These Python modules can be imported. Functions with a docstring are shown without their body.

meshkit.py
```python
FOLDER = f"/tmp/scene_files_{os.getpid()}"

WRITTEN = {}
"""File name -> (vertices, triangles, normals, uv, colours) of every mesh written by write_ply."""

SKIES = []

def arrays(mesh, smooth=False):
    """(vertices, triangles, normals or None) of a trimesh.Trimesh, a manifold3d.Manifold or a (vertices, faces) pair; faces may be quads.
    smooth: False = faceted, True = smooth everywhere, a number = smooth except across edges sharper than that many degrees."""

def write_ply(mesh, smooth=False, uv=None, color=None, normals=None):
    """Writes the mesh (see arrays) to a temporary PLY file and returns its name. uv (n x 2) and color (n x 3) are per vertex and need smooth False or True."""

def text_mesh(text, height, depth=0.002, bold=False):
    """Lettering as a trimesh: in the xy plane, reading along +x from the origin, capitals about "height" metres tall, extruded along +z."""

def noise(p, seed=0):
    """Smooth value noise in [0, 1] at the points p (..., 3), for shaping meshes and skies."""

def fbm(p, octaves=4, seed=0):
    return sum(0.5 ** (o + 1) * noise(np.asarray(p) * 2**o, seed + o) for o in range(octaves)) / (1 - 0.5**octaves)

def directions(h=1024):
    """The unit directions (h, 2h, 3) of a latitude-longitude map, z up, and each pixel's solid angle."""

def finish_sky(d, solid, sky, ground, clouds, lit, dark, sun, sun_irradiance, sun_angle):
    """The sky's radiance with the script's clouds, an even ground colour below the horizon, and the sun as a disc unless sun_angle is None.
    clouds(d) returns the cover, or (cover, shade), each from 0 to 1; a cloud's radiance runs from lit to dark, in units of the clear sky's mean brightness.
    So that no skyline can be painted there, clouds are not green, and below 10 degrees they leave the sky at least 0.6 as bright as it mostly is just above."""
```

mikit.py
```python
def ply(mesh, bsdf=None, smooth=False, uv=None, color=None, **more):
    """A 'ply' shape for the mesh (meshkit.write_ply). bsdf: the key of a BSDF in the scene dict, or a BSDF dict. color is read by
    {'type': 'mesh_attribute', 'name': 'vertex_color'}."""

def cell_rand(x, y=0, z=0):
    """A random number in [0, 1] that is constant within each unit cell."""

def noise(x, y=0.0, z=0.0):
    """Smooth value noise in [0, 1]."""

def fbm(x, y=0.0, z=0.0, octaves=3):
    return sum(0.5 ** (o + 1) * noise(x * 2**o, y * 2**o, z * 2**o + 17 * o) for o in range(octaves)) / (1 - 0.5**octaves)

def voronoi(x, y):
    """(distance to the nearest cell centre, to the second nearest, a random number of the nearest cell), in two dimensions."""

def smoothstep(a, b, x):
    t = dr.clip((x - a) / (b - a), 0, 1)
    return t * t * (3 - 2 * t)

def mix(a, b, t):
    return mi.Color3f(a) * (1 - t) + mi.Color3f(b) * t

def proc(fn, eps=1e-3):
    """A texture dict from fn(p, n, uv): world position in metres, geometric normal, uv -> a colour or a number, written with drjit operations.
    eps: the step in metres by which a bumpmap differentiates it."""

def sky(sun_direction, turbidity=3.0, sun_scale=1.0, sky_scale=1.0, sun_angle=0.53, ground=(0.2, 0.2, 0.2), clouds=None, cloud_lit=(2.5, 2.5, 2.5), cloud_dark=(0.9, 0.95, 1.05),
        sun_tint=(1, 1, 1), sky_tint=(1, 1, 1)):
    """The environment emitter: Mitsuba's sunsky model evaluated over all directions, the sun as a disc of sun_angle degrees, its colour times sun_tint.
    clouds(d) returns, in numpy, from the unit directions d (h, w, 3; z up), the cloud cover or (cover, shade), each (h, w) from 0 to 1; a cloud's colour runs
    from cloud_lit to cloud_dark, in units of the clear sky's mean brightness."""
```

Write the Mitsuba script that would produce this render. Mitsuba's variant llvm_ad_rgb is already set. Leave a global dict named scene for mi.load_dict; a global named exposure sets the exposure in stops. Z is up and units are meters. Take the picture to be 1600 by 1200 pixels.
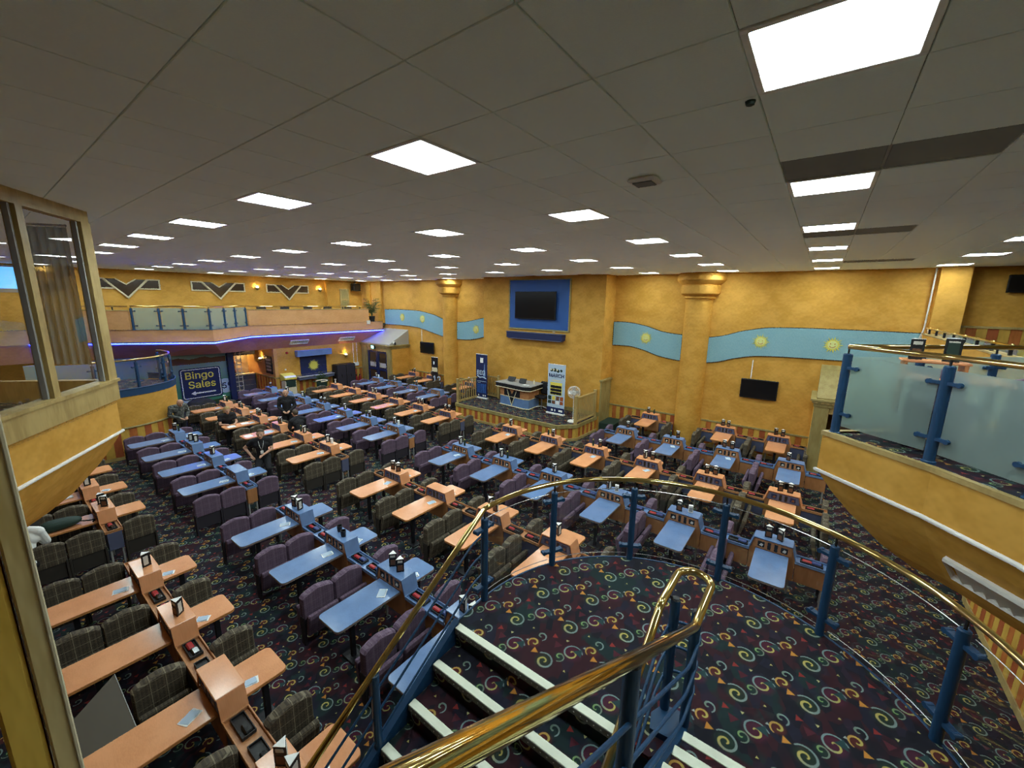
import math, random
import numpy as np, trimesh, mitsuba as mi, drjit as dr
import shapely
from shapely.geometry import Polygon, Point
import manifold3d as m3
import mikit, meshkit
from mikit import proc, noise, fbm, voronoi, cell_rand, smoothstep, mix

# ------------------------------------------------------------------ camera, light, exposure
T = mi.ScalarTransform4f
scene, labels = {}, {}
exposure = 0.72
EYE = np.array([0.0, 0.0, 4.9])
PITCH, ROLL, YAW, FOCAL = 0.199683, 0.0166959, 0.6421939, 638.464
def camera_axes():
    c, s = math.cos(YAW), math.sin(YAW)
    r = np.array([c, s, 0.0]); f = np.array([-s, c, 0.0]); u = np.array([0, 0, 1.0])
    f, u = f * math.cos(PITCH) - u * math.sin(PITCH), u * math.cos(PITCH) + f * math.sin(PITCH)
    r, u = r * math.cos(ROLL) + u * math.sin(ROLL), u * math.cos(ROLL) - r * math.sin(ROLL)
    return r, u, f
_r, _u, _f = camera_axes()
scene['camera'] = {'type': 'perspective', 'fov_axis': 'x', 'fov': 2 * math.degrees(math.atan(800 / FOCAL)), 'near_clip': 0.05, 'far_clip': 200.0,
                   'to_world': T().look_at(origin=EYE.tolist(), target=(EYE + _f).tolist(), up=_u.tolist())}
PANEL = [17.6, 21.0, 20.6]        # ceiling panels (lights of the hall)
LED = [0.02, 0.20, 15.0]            # blue strip under the far balcony
WARM = [70.0, 46.0, 19.0]          # wall lamps

# heights above the hall floor
CEIL, BALC, LAND, STAGE, RAILZ = 5.915, 3.5, 1.9, 0.6, 0.97
WALLY = 15.1

# ------------------------------------------------------------------ materials
def lin(r, g, b):
    f = lambda v: (v / 255 / 12.92) if v / 255 < 0.04045 else ((v / 255 + 0.055) / 1.055) ** 2.4
    return [f(r), f(g), f(b)]
def pb(key, col, rough=0.5, metal=0.0, **k):
    base = col if isinstance(col, dict) else {'type': 'rgb', 'value': list(map(float, col))}
    scene[key] = {'type': 'twosided', 'bsdf': {'type': 'principled', 'base_color': base, 'roughness': rough, 'metallic': metal, 'specular': 0.4, **k}}
    return key
def wall_fn(a, b):
    def fn(p, n, uv):
        f = fbm(p.x * 3.1, p.y * 3.1, p.z * 3.1, 3)
        g = fbm(p.x * 17, p.y * 17, p.z * 17, 2)
        return mix(a, b, smoothstep(0.25, 0.75, f * 0.65 + g * 0.35))
    return fn
pb('wall_paint', proc(wall_fn([0.61, 0.325, 0.060], [0.49, 0.240, 0.030])), 0.75)
pb('wall_peach', proc(wall_fn([0.62, 0.33, 0.14], [0.55, 0.27, 0.10])), 0.75)
pb('wall_rose', proc(wall_fn([0.58, 0.27, 0.215], [0.49, 0.21, 0.165])), 0.75)
def ceil_fn(p, n, uv):
    g = noise(p.x * 260, p.y * 260, 3.0)
    return mix([0.78, 0.88, 0.825], [0.83, 0.93, 0.875], g)
pb('ceiling_tile', proc(ceil_fn), 0.9)
pb('ceiling_grid', [0.33, 0.32, 0.29], 0.7)
pb('vent_grey', [0.16, 0.17, 0.17], 0.7)
pb('white_trim', [0.75, 0.74, 0.70], 0.45)
pb('light_frame', [0.72, 0.74, 0.73], 0.4)
def wood_fn(a, b, s=1.0):
    def fn(p, n, uv):
        g = fbm(p.x * 9 * s, p.y * 9 * s, p.z * 2.2 * s, 3)
        h = noise(p.x * 70 * s, p.y * 70 * s, p.z * 9 * s)
        return mix(a, b, smoothstep(0.3, 0.75, g * 0.75 + h * 0.25))
    return fn
pb('timber', proc(wood_fn([0.43, 0.31, 0.12], [0.33, 0.225, 0.08])), 0.45)
pb('pine', proc(wood_fn([0.66, 0.51, 0.24], [0.54, 0.39, 0.15], 2.0)), 0.5)
pb('pine_golden', proc(wood_fn([0.74, 0.48, 0.09], [0.60, 0.36, 0.05], 2.0)), 0.5)
pb('olive_timber', proc(wood_fn([0.31, 0.245, 0.095], [0.24, 0.18, 0.06])), 0.5)
pb('board_yellow', proc(wood_fn([0.60, 0.36, 0.065], [0.49, 0.28, 0.045])), 0.55)
pb('board_orange', proc(wood_fn([0.48, 0.15, 0.035], [0.37, 0.10, 0.02])), 0.55)
pb('board_red', proc(wood_fn([0.38, 0.095, 0.03], [0.30, 0.07, 0.02])), 0.55)
def lam_fn(a, b):
    def fn(p, n, uv):
        g = fbm(p.x * 5, p.y * 5, p.z * 5, 3); h = noise(p.x * 45, p.y * 160, 0.0)
        return mix(a, b, smoothstep(0.25, 0.8, g * 0.8 + h * 0.2))
    return fn
pb('orange_top', proc(lam_fn([0.73, 0.335, 0.165], [0.64, 0.270, 0.122])), 0.17)
pb('orange_edge', [0.50, 0.21, 0.07], 0.4)
pb('blue_top', proc(lam_fn([0.135, 0.225, 0.42], [0.11, 0.185, 0.36])), 0.17)
pb('blue_edge', [0.20, 0.16, 0.15], 0.4)
pb('orange_wood', proc(wood_fn([0.44, 0.20, 0.085], [0.36, 0.155, 0.06])), 0.4)
pb('slate_blue', [0.085, 0.095, 0.165], 0.5)
pb('navy', [0.010, 0.018, 0.075], 0.5)
def plaid_fn(base, dark, line, fine):
    def band(v, period, w):
        t = v / period; t = dr.abs(t - dr.round(t)) * period
        return 1 - smoothstep(w * 0.6, w, t)
    def fn(p, n, uv):
        w = noise(p.x * 420, p.y * 420, p.z * 420)
        c = mix(base, dark, 0.8 * dr.maximum(band(p.y + 0.02, 0.034, 0.009), band(p.z, 0.034, 0.009)) + 0.2 * w)
        c = mix(c, fine, 0.55 * dr.maximum(band(p.y, 0.068, 0.0045), band(p.z, 0.068, 0.0045)))
        return mix(c, line, 0.75 * dr.maximum(band(p.y + 0.05, 0.136, 0.006), 0.8 * band(p.z + 0.03, 0.136, 0.006)))
    return fn
pb('plaid_purple', proc(plaid_fn([0.120, 0.078, 0.122], [0.090, 0.056, 0.092], [0.185, 0.132, 0.180], [0.145, 0.098, 0.148])), 0.9, sheen=0.3)
pb('plaid_brown', proc(plaid_fn([0.082, 0.066, 0.045], [0.050, 0.038, 0.028], [0.24, 0.205, 0.14], [0.125, 0.098, 0.062])), 0.9, sheen=0.3)
pb('black_metal', [0.012, 0.012, 0.016], 0.45)
pb('dark_shell', [0.025, 0.021, 0.030], 0.6)
pb('brown_shell', [0.030, 0.025, 0.021], 0.6)
pb('blue_steel', [0.011, 0.047, 0.115], 0.4)
pb('brass', [0.86, 0.66, 0.25], 0.07, 1.0)
pb('steel', [0.6, 0.6, 0.62], 0.25, 1.0)
pb('nosing_cream', [0.68, 0.70, 0.57], 0.5)
pb('nosing_grey', [0.12, 0.125, 0.12], 0.5)
pb('black', [0.008, 0.008, 0.009], 0.5)
pb('black_gloss', [0.006, 0.006, 0.007], 0.12)
pb('red_plastic', [0.33, 0.02, 0.025], 0.4)
pb('blue_plastic', [0.02, 0.04, 0.16], 0.4)
pb('white_paper', [0.78, 0.78, 0.76], 0.6)
pb('pale_blue', [0.42, 0.52, 0.64], 0.6)
pb('cream', [0.66, 0.58, 0.40], 0.6)
pb('yellow_print', [0.72, 0.60, 0.10], 0.6)
pb('grey_plastic', [0.28, 0.28, 0.28], 0.5)
pb('grey_board', [0.060, 0.048, 0.032], 0.6)
pb('green_leaf', [0.025, 0.055, 0.018], 0.6)
pb('dark_green', [0.012, 0.03, 0.022], 0.7)
pb('brown_print', [0.14, 0.06, 0.03], 0.6)
pb('tv_screen', [0.006, 0.006, 0.007], 0.18)
pb('blue_panel', [0.022, 0.085, 0.30], 0.55)
pb('skin', [0.50, 0.28, 0.19], 0.55)
pb('black_cloth', [0.010, 0.010, 0.013], 0.85)
def print_fn(p, n, uv):
    d, e, k = voronoi(p.x * 22 + p.z * 5, p.z * 22 + p.y * 9)
    return mix([0.02, 0.022, 0.022], [0.30, 0.31, 0.28], smoothstep(0.08, 0.02, dr.abs(e - d - 0.12)))
pb('print_cloth', proc(print_fn), 0.85)
pb('blond', [0.36, 0.23, 0.09], 0.6)
pb('dark_hair', [0.05, 0.033, 0.02], 0.6)
def band_fn(p, n, uv):
    g = noise(p.x * 60, 0.0, p.z * 60); h = fbm(p.x * 2, p.y, p.z * 2, 2)
    return mix([0.155, 0.32, 0.40], [0.25, 0.42, 0.47], g * 0.7 + h * 0.3)
pb('band_blue', proc(band_fn), 0.8)
pb('band_edge', [0.05, 0.04, 0.025], 0.7)
pb('sun_yellow', [0.62, 0.56, 0.10], 0.5)
pb('sun_pale', [0.60, 0.64, 0.26], 0.5)
pb('mural_green', proc(lambda p, n, uv: mix([0.05, 0.20, 0.13], [0.22, 0.33, 0.30], smoothstep(1.0, 2.3, p.z + 0.5 * fbm(p.y * 2, p.z * 2, 0.0, 3)))), 0.6)
pb('window_glow', [0.2, 0.4, 0.8], 0.5)
pb('pleat_cloth', [0.36, 0.42, 0.42], 0.9)
pb('grid_white', [0.55, 0.53, 0.48], 0.5)
pb('grey_roller', [0.34, 0.32, 0.28], 0.7)
scene['clear_glass'] = {'type': 'thindielectric', 'int_ior': 1.5}
scene['dark_pane'] = {'type': 'twosided', 'bsdf': {'type': 'principled', 'base_color': {'type': 'rgb', 'value': [0.05, 0.032, 0.02]}, 'roughness': 0.08, 'specular': 0.6}}
scene['frosted'] = {'type': 'principledthin', 'base_color': {'type': 'rgb', 'value': [0.50, 0.65, 0.63]}, 'roughness': 0.24, 'diff_trans': 1.0, 'spec_trans': 0.55, 'eta': 1.3}

# hall carpet: curls and triangles in a half-drop repeat
CP = 0.455
def carpet_fn(p, n, uv):
    x0, y0 = p.x + 1.52, p.y - 3.8 + p.z * 0.9
    warp = noise(x0 * 3, y0 * 3, 1.0)
    a, b, k = voronoi(x0 * 13 + warp, y0 * 9 + x0 * 4)
    q = fbm(x0 * 3.3, y0 * 3.3, 2.0, 2)
    col = mix([0.003, 0.003, 0.009], [0.023, 0.003, 0.008], smoothstep(0.40, 0.60, q + 0.6 * (k - 0.5)))
    col = mix(col, [0.004, 0.015, 0.017], smoothstep(0.66, 0.78, noise(x0 * 4.4 + 9, y0 * 4.4, 4.0) + 0.25 * (k - 0.5)))
    col = mix(col, [0.008, 0.008, 0.024], 0.6 * smoothstep(0.6, 0.9, cell_rand(dr.floor(k * 97), 3, 1)))
    def local(ox, oy):
        dx = x0 - ox; c = dr.round(dx / CP); dx = dx - c * CP
        odd = c - 2 * dr.floor(c / 2)
        dy = y0 - oy - odd * CP * 0.5; dy = dy - dr.round(dy / CP) * CP
        return dx, dy
    def spiral(col, ox, oy, r0, turns, rot, w, inner, outer, halo, sgn=1):
        dx, dy = local(ox, oy); r = dr.sqrt(dx * dx + dy * dy) + 1e-6
        th = dr.atan2(dy * sgn, dx) / (2 * math.pi) + rot; th = th - dr.floor(th)
        pitch = r0 / turns
        t = r / pitch - th
        arm = dr.abs(t - dr.round(t)) * pitch
        lvl = dr.round(t) + th
        keep = (lvl > 0.15) & (lvl < turns) & (r < r0 * 1.05)
        wid = w * (0.35 + 0.8 * dr.clip(1 - dr.abs(lvl / turns - 0.55) * 1.3, 0, 1))
        if halo is not None:
            col = mix(col, halo, 0.75 * smoothstep(r0 * 1.15, r0 * 0.5, r))
        m = dr.select(keep, 1 - smoothstep(wid * 0.7, wid * 1.1, arm), 0)
        return mix(col, mix(inner, outer, smoothstep(0.45, 0.72, lvl / turns)), m)
    yel, sage, aqua = [0.35, 0.285, 0.080], [0.12, 0.16, 0.125], [0.145, 0.195, 0.19]
    col = spiral(col, 0.0, 0.0, 0.086, 1.7, 0.30, 0.0095, yel, aqua, [0.010, 0.024, 0.015])
    col = spiral(col, 0.085, 0.12, 0.052, 1.3, 0.05, 0.007, [0.15, 0.24, 0.09], sage, [0.005, 0.024, 0.018], -1)
    col = spiral(col, 0.155, 0.215, 0.092, 1.55, 0.62, 0.008, yel, [0.13, 0.19, 0.20], [0.055, 0.006, 0.022], -1)
    col = spiral(col, 0.285, -0.115, 0.058, 1.2, 0.5, 0.009, yel, [0.36, 0.20, 0.05], [0.075, 0.010, 0.008])
    col = spiral(col, 0.30, -0.015, 0.052, 1.15, 0.0, 0.008, sage, aqua, None, -1)
    def tri(col, ox, oy, s, ang, c):
        dx, dy = local(ox, oy); ca, sa = math.cos(ang), math.sin(ang)
        u, v = (dx * ca + dy * sa) / s, (dy * ca - dx * sa) / s
        d = dr.maximum(dr.maximum(-v - 0.45, 0.87 * u + 0.5 * v - 0.45), -0.87 * u + 0.5 * v - 0.45)
        return mix(col, c, 1 - smoothstep(0.0, 0.12, d))
    col = tri(col, 0.335, 0.27, 0.036, 0.5, [0.42, 0.17, 0.03])
    col = tri(col, 0.40, 0.06, 0.032, 2.6, [0.17, 0.016, 0.014])
    col = tri(col, 0.20, -0.20, 0.05, 1.9, [0.012, 0.035, 0.040])
    col = tri(col, 0.01, 0.22, 0.045, 0.9, [0.055, 0.007, 0.015])
    col = tri(col, 0.06, 0.31, 0.016, 1.2, [0.34, 0.31, 0.14])
    col = tri(col, 0.22, 0.33, 0.016, 2.2, [0.25, 0.28, 0.28])
    col = tri(col, 0.19, 0.02, 0.013, 0.2, [0.36, 0.30, 0.10])
    return col
pb('carpet', proc(carpet_fn), 0.95)

# ------------------------------------------------------------------ helpers
_used = set()
def numbered(k):
    if k not in _used:
        _used.add(k); return k
    i = 1
    while f'{k}_{i:03d}' in _used: i += 1
    k = f'{k}_{i:03d}'; _used.add(k); return k
def thing(name, label, cat, group=None):
    k = numbered(name); labels[k] = {'label': label, 'category': cat}
    if group: labels[k]['group'] = group
    return k
_ply = {}
def shape(mesh, mat, smooth=False):
    return mikit.ply(mesh, mat, smooth)
def put(parent, name, d, tw=None, label=None):
    k = numbered(f'{parent}__{name}')
    scene[k] = dict(d) if tw is None else {**d, 'to_world': tw}
    if label: labels[k] = {'label': label}
    return k
def part(parent, name, mesh, mat, smooth=False, label=None, **more):
    return put(parent, name, {**shape(mesh, mat, smooth), **more}, None, label)
def solo(name, mesh, mat, label, cat, group=None, smooth=False):
    k = numbered(name); scene[k] = shape(mesh, mat, smooth)
    labels[k] = {'label': label, 'category': cat}
    if group: labels[k]['group'] = group
    return k
def struct(name, mesh=None, mat=None, smooth=False, label=None):
    k = numbered(name)
    if mesh is not None: scene[k] = shape(mesh, mat, smooth)
    labels[k] = {'kind': 'structure'}
    if label: labels[k]['label'] = label
    return k
def box(x0, x1, y0, y1, z0, z1):
    b = trimesh.creation.box((abs(x1 - x0), abs(y1 - y0), abs(z1 - z0)))
    b.apply_translation(((x0 + x1) / 2, (y0 + y1) / 2, (z0 + z1) / 2)); return b
def cbox(x0, x1, y0, y1, z0, z1, c=0.006):
    x0, x1 = min(x0, x1), max(x0, x1); y0, y1 = min(y0, y1), max(y0, y1); z0, z1 = min(z0, z1), max(z0, z1)
    pts = []
    for i in range(8):
        sx, sy, sz = i & 1, i >> 1 & 1, i >> 2 & 1
        X, Y, Z = (x1 if sx else x0), (y1 if sy else y0), (z1 if sz else z0)
        ix, iy, iz = (-c if sx else c), (-c if sy else c), (-c if sz else c)
        pts += [(X, Y + iy, Z + iz), (X + ix, Y, Z + iz), (X + ix, Y + iy, Z)]
    return trimesh.Trimesh(*hull(pts), process=False)
def hull(pts):
    m = m3.Manifold.hull_points(np.asarray(pts, float)).to_mesh()
    return np.asarray(m.vert_properties[:, :3]), np.asarray(m.tri_verts)
def hullmesh(pts): return trimesh.Trimesh(*hull(pts), process=False)
def join(*ms): return trimesh.util.concatenate(list(ms))
def extr(poly, z0, z1):
    if hasattr(poly, 'geoms'): return join(*[extr(q, z0, z1) for q in poly.geoms])
    p = poly if isinstance(poly, Polygon) else Polygon(poly)
    m = trimesh.creation.extrude_polygon(p, z1 - z0, engine='earcut'); m.apply_translation((0, 0, z0)); return m
def mapped(mesh, o, R, U):
    """mesh in (x right, y up, z out) -> world"""
    R, U = np.asarray(R, float), np.asarray(U, float); N = np.cross(R, U)
    v = np.asarray(mesh.vertices)
    return trimesh.Trimesh(np.asarray(o) + v[:, :1] * R + v[:, 1:2] * U + v[:, 2:3] * N, mesh.faces, process=False)
def prism(poly, d0, d1, o, R=(1, 0, 0), U=(0, 0, 1)):
    return mapped(extr(poly, d0, d1), o, R, U)
def tube(path, r, n=10, closed=False):
    p = np.asarray(path, float); N = len(p)
    if closed: t = np.roll(p, -1, 0) - np.roll(p, 1, 0)
    else: t = np.gradient(p, axis=0)
    t /= np.linalg.norm(t, axis=1, keepdims=True) + 1e-12
    a = np.array([0, 0, 1.0]) if abs(t[0][2]) < 0.9 else np.array([1.0, 0, 0])
    nrm = np.cross(t[0], a); nrm /= np.linalg.norm(nrm)
    V = []
    th = np.linspace(0, 2 * math.pi, n, endpoint=False)
    for i in range(N):
        nrm = nrm - t[i] * nrm.dot(t[i]); nrm /= np.linalg.norm(nrm)
        b = np.cross(t[i], nrm)
        V.append(p[i] + r * (np.cos(th)[:, None] * nrm + np.sin(th)[:, None] * b))
    V = np.vstack(V); F = []
    for i in range(N if closed else N - 1):
        j = (i + 1) % N
        for k in range(n):
            l = (k + 1) % n
            F += [(i * n + k, i * n + l, j * n + l), (i * n + k, j * n + l, j * n + k)]
    if not closed:
        c0, c1 = len(V), len(V) + 1
        V = np.vstack([V, p[0], p[-1]])
        for k in range(n):
            l = (k + 1) % n
            F += [(c0, l, k), (c1, (N - 1) * n + k, (N - 1) * n + l)]
    return trimesh.Trimesh(V, F, process=False)
def rod(a, b, r, n=10): return tube([a, (np.asarray(a, float) + np.asarray(b, float)) / 2, b], r, n)
def rounded_path(pts, r, n=6):
    pts = [np.asarray(p, float) for p in pts]; out = [pts[0]]
    for i in range(1, len(pts) - 1):
        a, b, c = pts[i - 1], pts[i], pts[i + 1]
        la, lc = np.linalg.norm(a - b), np.linalg.norm(c - b)
        rr = min(r, la * 0.45, lc * 0.45)
        p0, p1 = b + (a - b) / la * rr, b + (c - b) / lc * rr
        for s in np.linspace(0, 1, n): out.append((1 - s) ** 2 * p0 + 2 * s * (1 - s) * b + s * s * p1)
    out.append(pts[-1]); return np.array(out)
def lathe(profile, at=(0, 0, 0), n=24):
    m = trimesh.creation.revolve(np.asarray(profile, float), sections=n); m.apply_translation(at); return m
def quadstrip(A, B):
    """sheet between two polylines"""
    A, B = np.asarray(A, float), np.asarray(B, float); n = len(A)
    V = np.vstack([A, B]); F = []
    for i in range(n - 1): F += [(i, i + 1, n + i + 1), (i, n + i + 1, n + i)]
    return trimesh.Trimesh(V, F, process=False)
def slab(A, B, t):
    """strip between polylines A and B with thickness t along its mean normal"""
    A, B = np.asarray(A, float), np.asarray(B, float)
    n = np.cross(A[-1] - A[0], B[0] - A[0]); n /= np.linalg.norm(n); o = n * t; k = len(A)
    V = np.vstack([A, B, A + o, B + o]); F = []
    for i in range(k - 1):
        F += [(i, k + i + 1, i + 1), (i, k + i, k + i + 1), (2 * k + i, 2 * k + i + 1, 3 * k + i + 1), (2 * k + i, 3 * k + i + 1, 3 * k + i)]
        F += [(i, i + 1, 2 * k + i + 1), (i, 2 * k + i + 1, 2 * k + i), (k + i, 3 * k + i, 3 * k + i + 1), (k + i, 3 * k + i + 1, k + i + 1)]
    for i in (0, k - 1):
        q = (i, k + i, 3 * k + i, 2 * k + i)
        F += [(q[0], q[2], q[1]), (q[0], q[3], q[2])] if i == 0 else [(q[0], q[1], q[2]), (q[0], q[2], q[3])]
    return trimesh.Trimesh(V, F, process=False)
def text(parent, s, h, o, R, U, mat, bold=True, center=False, name='lettering', label=None):
    m = meshkit.text_mesh(s, h, 0.004, bold)
    if center: m.apply_translation((-m.bounds.mean(0)[0], 0, 0))
    return part(parent, name, mapped(m, o, R, U), mat, False, label)
ORD = ['zeroth', 'first', 'second', 'third', 'fourth', 'fifth', 'sixth', 'seventh', 'eighth', 'ninth', 'tenth', 'eleventh', 'twelfth', 'thirteenth', 'fourteenth']
XR, UP, YR = (1, 0, 0), (0, 0, 1), (0, 1, 0)

# ------------------------------------------------------------------ the room
FX0, FX1, FY0, FY1 = -25.2, 7.2, -4.2, 15.6
struct('floor', box(FX0, FX1, FY0, FY1, -0.12, 0.0), 'carpet', label='dark carpet with curls and triangles')
k = struct('ceiling', box(FX0, FX1, FY0, FY1, CEIL + 0.014, CEIL + 0.12), 'ceiling_grid', label='suspended ceiling of square tiles')
LX = [-0.1 - 2.4 * i for i in range(-1, 10)]          # panel grid, every fourth tile
LY = [2.22 + 2.4 * j for j in range(6)]
def is_light(ix, iy):                                  # tile index from the tile whose centre is (-0.1, 2.22)
    return ix % 4 == 0 and iy % 4 == 0 and -36 <= ix <= 4 and 0 <= iy <= 20
VENT_TILES = {(0, 3), (1, 3), (0, 9), (1, 9), (2, 17), (1, 17)}
tile = shape(cbox(-0.297, 0.297, -0.297, 0.297, 0, 0.016, 0.003), 'ceiling_tile')
cells = []
for ix in range(-40, 12):
    for iy in range(-9, 22):
        if is_light(ix, iy) or (ix, iy) in VENT_TILES: continue
        x, y = -0.1 + 0.6 * ix, 2.22 + 0.6 * iy
        az = abs(((math.degrees(math.atan2(-x, y)) - 36.8 + 180) % 360) - 180)
        seen = az < 57 and math.hypot(x, y) > 0.5 and y > -0.9
        cells.append((0 if seen else 1, math.hypot(x, y), x, y))
cells.sort()
for _, _, x, y in cells[:295]:
    put(k, 'tile', tile, T().translate([x, y, CEIL]))
rest = []
for _, _, x, y in cells[295:]:
    rest.append(box(x - 0.297, x + 0.297, y - 0.297, y + 0.297, CEIL, CEIL + 0.016))
kk = part(k, 'distant_tiles', join(*rest), 'ceiling_tile'); labels[kk] = {'kind': 'stuff', 'label': 'the farther square ceiling tiles'}
fr = []
for a, b, c, d in ((-0.298, 0.298, -0.298, -0.268), (-0.298, 0.298, 0.268, 0.298), (-0.298, -0.268, -0.268, 0.268), (0.268, 0.298, -0.268, 0.268)):
    fr.append(cbox(a, b, c, d, -0.006, 0.014, 0.003))
frame_d = shape(join(*fr), 'light_frame')
dif = trimesh.Trimesh([(-0.27, -0.27, 0.004), (0.27, -0.27, 0.004), (0.27, 0.27, 0.004), (-0.27, 0.27, 0.004)], [(0, 2, 1), (0, 3, 2)], process=False)
dif_d = {**shape(dif, 'white_trim'), 'emitter': {'type': 'area', 'radiance': {'type': 'rgb', 'value': PANEL}}}
for j, y in enumerate(LY):
    for i, x in enumerate(LX):
        if (j == 5 and -12.5 < x < -6.2): continue
        n = i if j < 3 else i + 1
        t = thing('ceiling_light', f'{("nearest", "second", "third")[min(j, 2)]} square glowing ceiling panel over the right-hand gallery, counted from the staircase' if i == 0 and j < 3 else f'square glowing ceiling panel, {ORD[n]} from the right in the {ORD[j + 1]} row from the staircase', 'ceiling light', 'square ceiling light panels')
        put(t, 'frame', frame_d, T().translate([x, y, CEIL])); put(t, 'diffuser', dif_d, T().translate([x, y, CEIL]))
vent = shape(join(cbox(-0.29, 0.29, -0.29, 0.29, 0.0, 0.012, 0.003)), 'vent_grey')
for n, (ix, iy) in enumerate(sorted(VENT_TILES)):
    t = thing('ceiling_vent', ['dark grey ceiling vent tile right behind the second right-hand light', 'dark grey ceiling vent tile in line behind the third right-hand light', 'dark grey ceiling vent tile right of the second right-hand light',
        'dark grey ceiling vent tile right of the third right-hand light', 'dark grey ceiling vent tile far off near the back wall', 'dark grey ceiling vent tile beside the one near the back wall'][n], 'vent', 'grey ceiling vents')
    put(t, 'grille', vent, T().translate([-0.1 + 0.6 * ix, 2.22 + 0.6 * iy, CEIL + 0.004]))
t = thing('smoke_detector', 'round white ceiling sensor box between the near lights', 'sensor')
part(t, 'housing', cbox(-1.46, -1.22, 3.48, 3.70, CEIL - 0.035, CEIL, 0.02), 'white_trim'); part(t, 'grille', cbox(-1.42, -1.26, 3.52, 3.66, CEIL - 0.045, CEIL - 0.033, 0.004), 'vent_grey')
solo('ceiling_speaker', lathe([(0.0, -0.012), (0.14, -0.012), (0.17, 0.0), (0, 0)], (-1.96, 4.78, CEIL), 28), 'ceiling_tile', 'flush round ceiling speaker beside the second light row', 'speaker', None, 30)
solo('indicator_lamp', lathe([(0, -0.02), (0.02, -0.018), (0.025, 0), (0, 0)], (-0.44, 2.57, CEIL), 12), 'dark_green', 'tiny green indicator on the ceiling by the largest light', 'indicator', None, 30)

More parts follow.
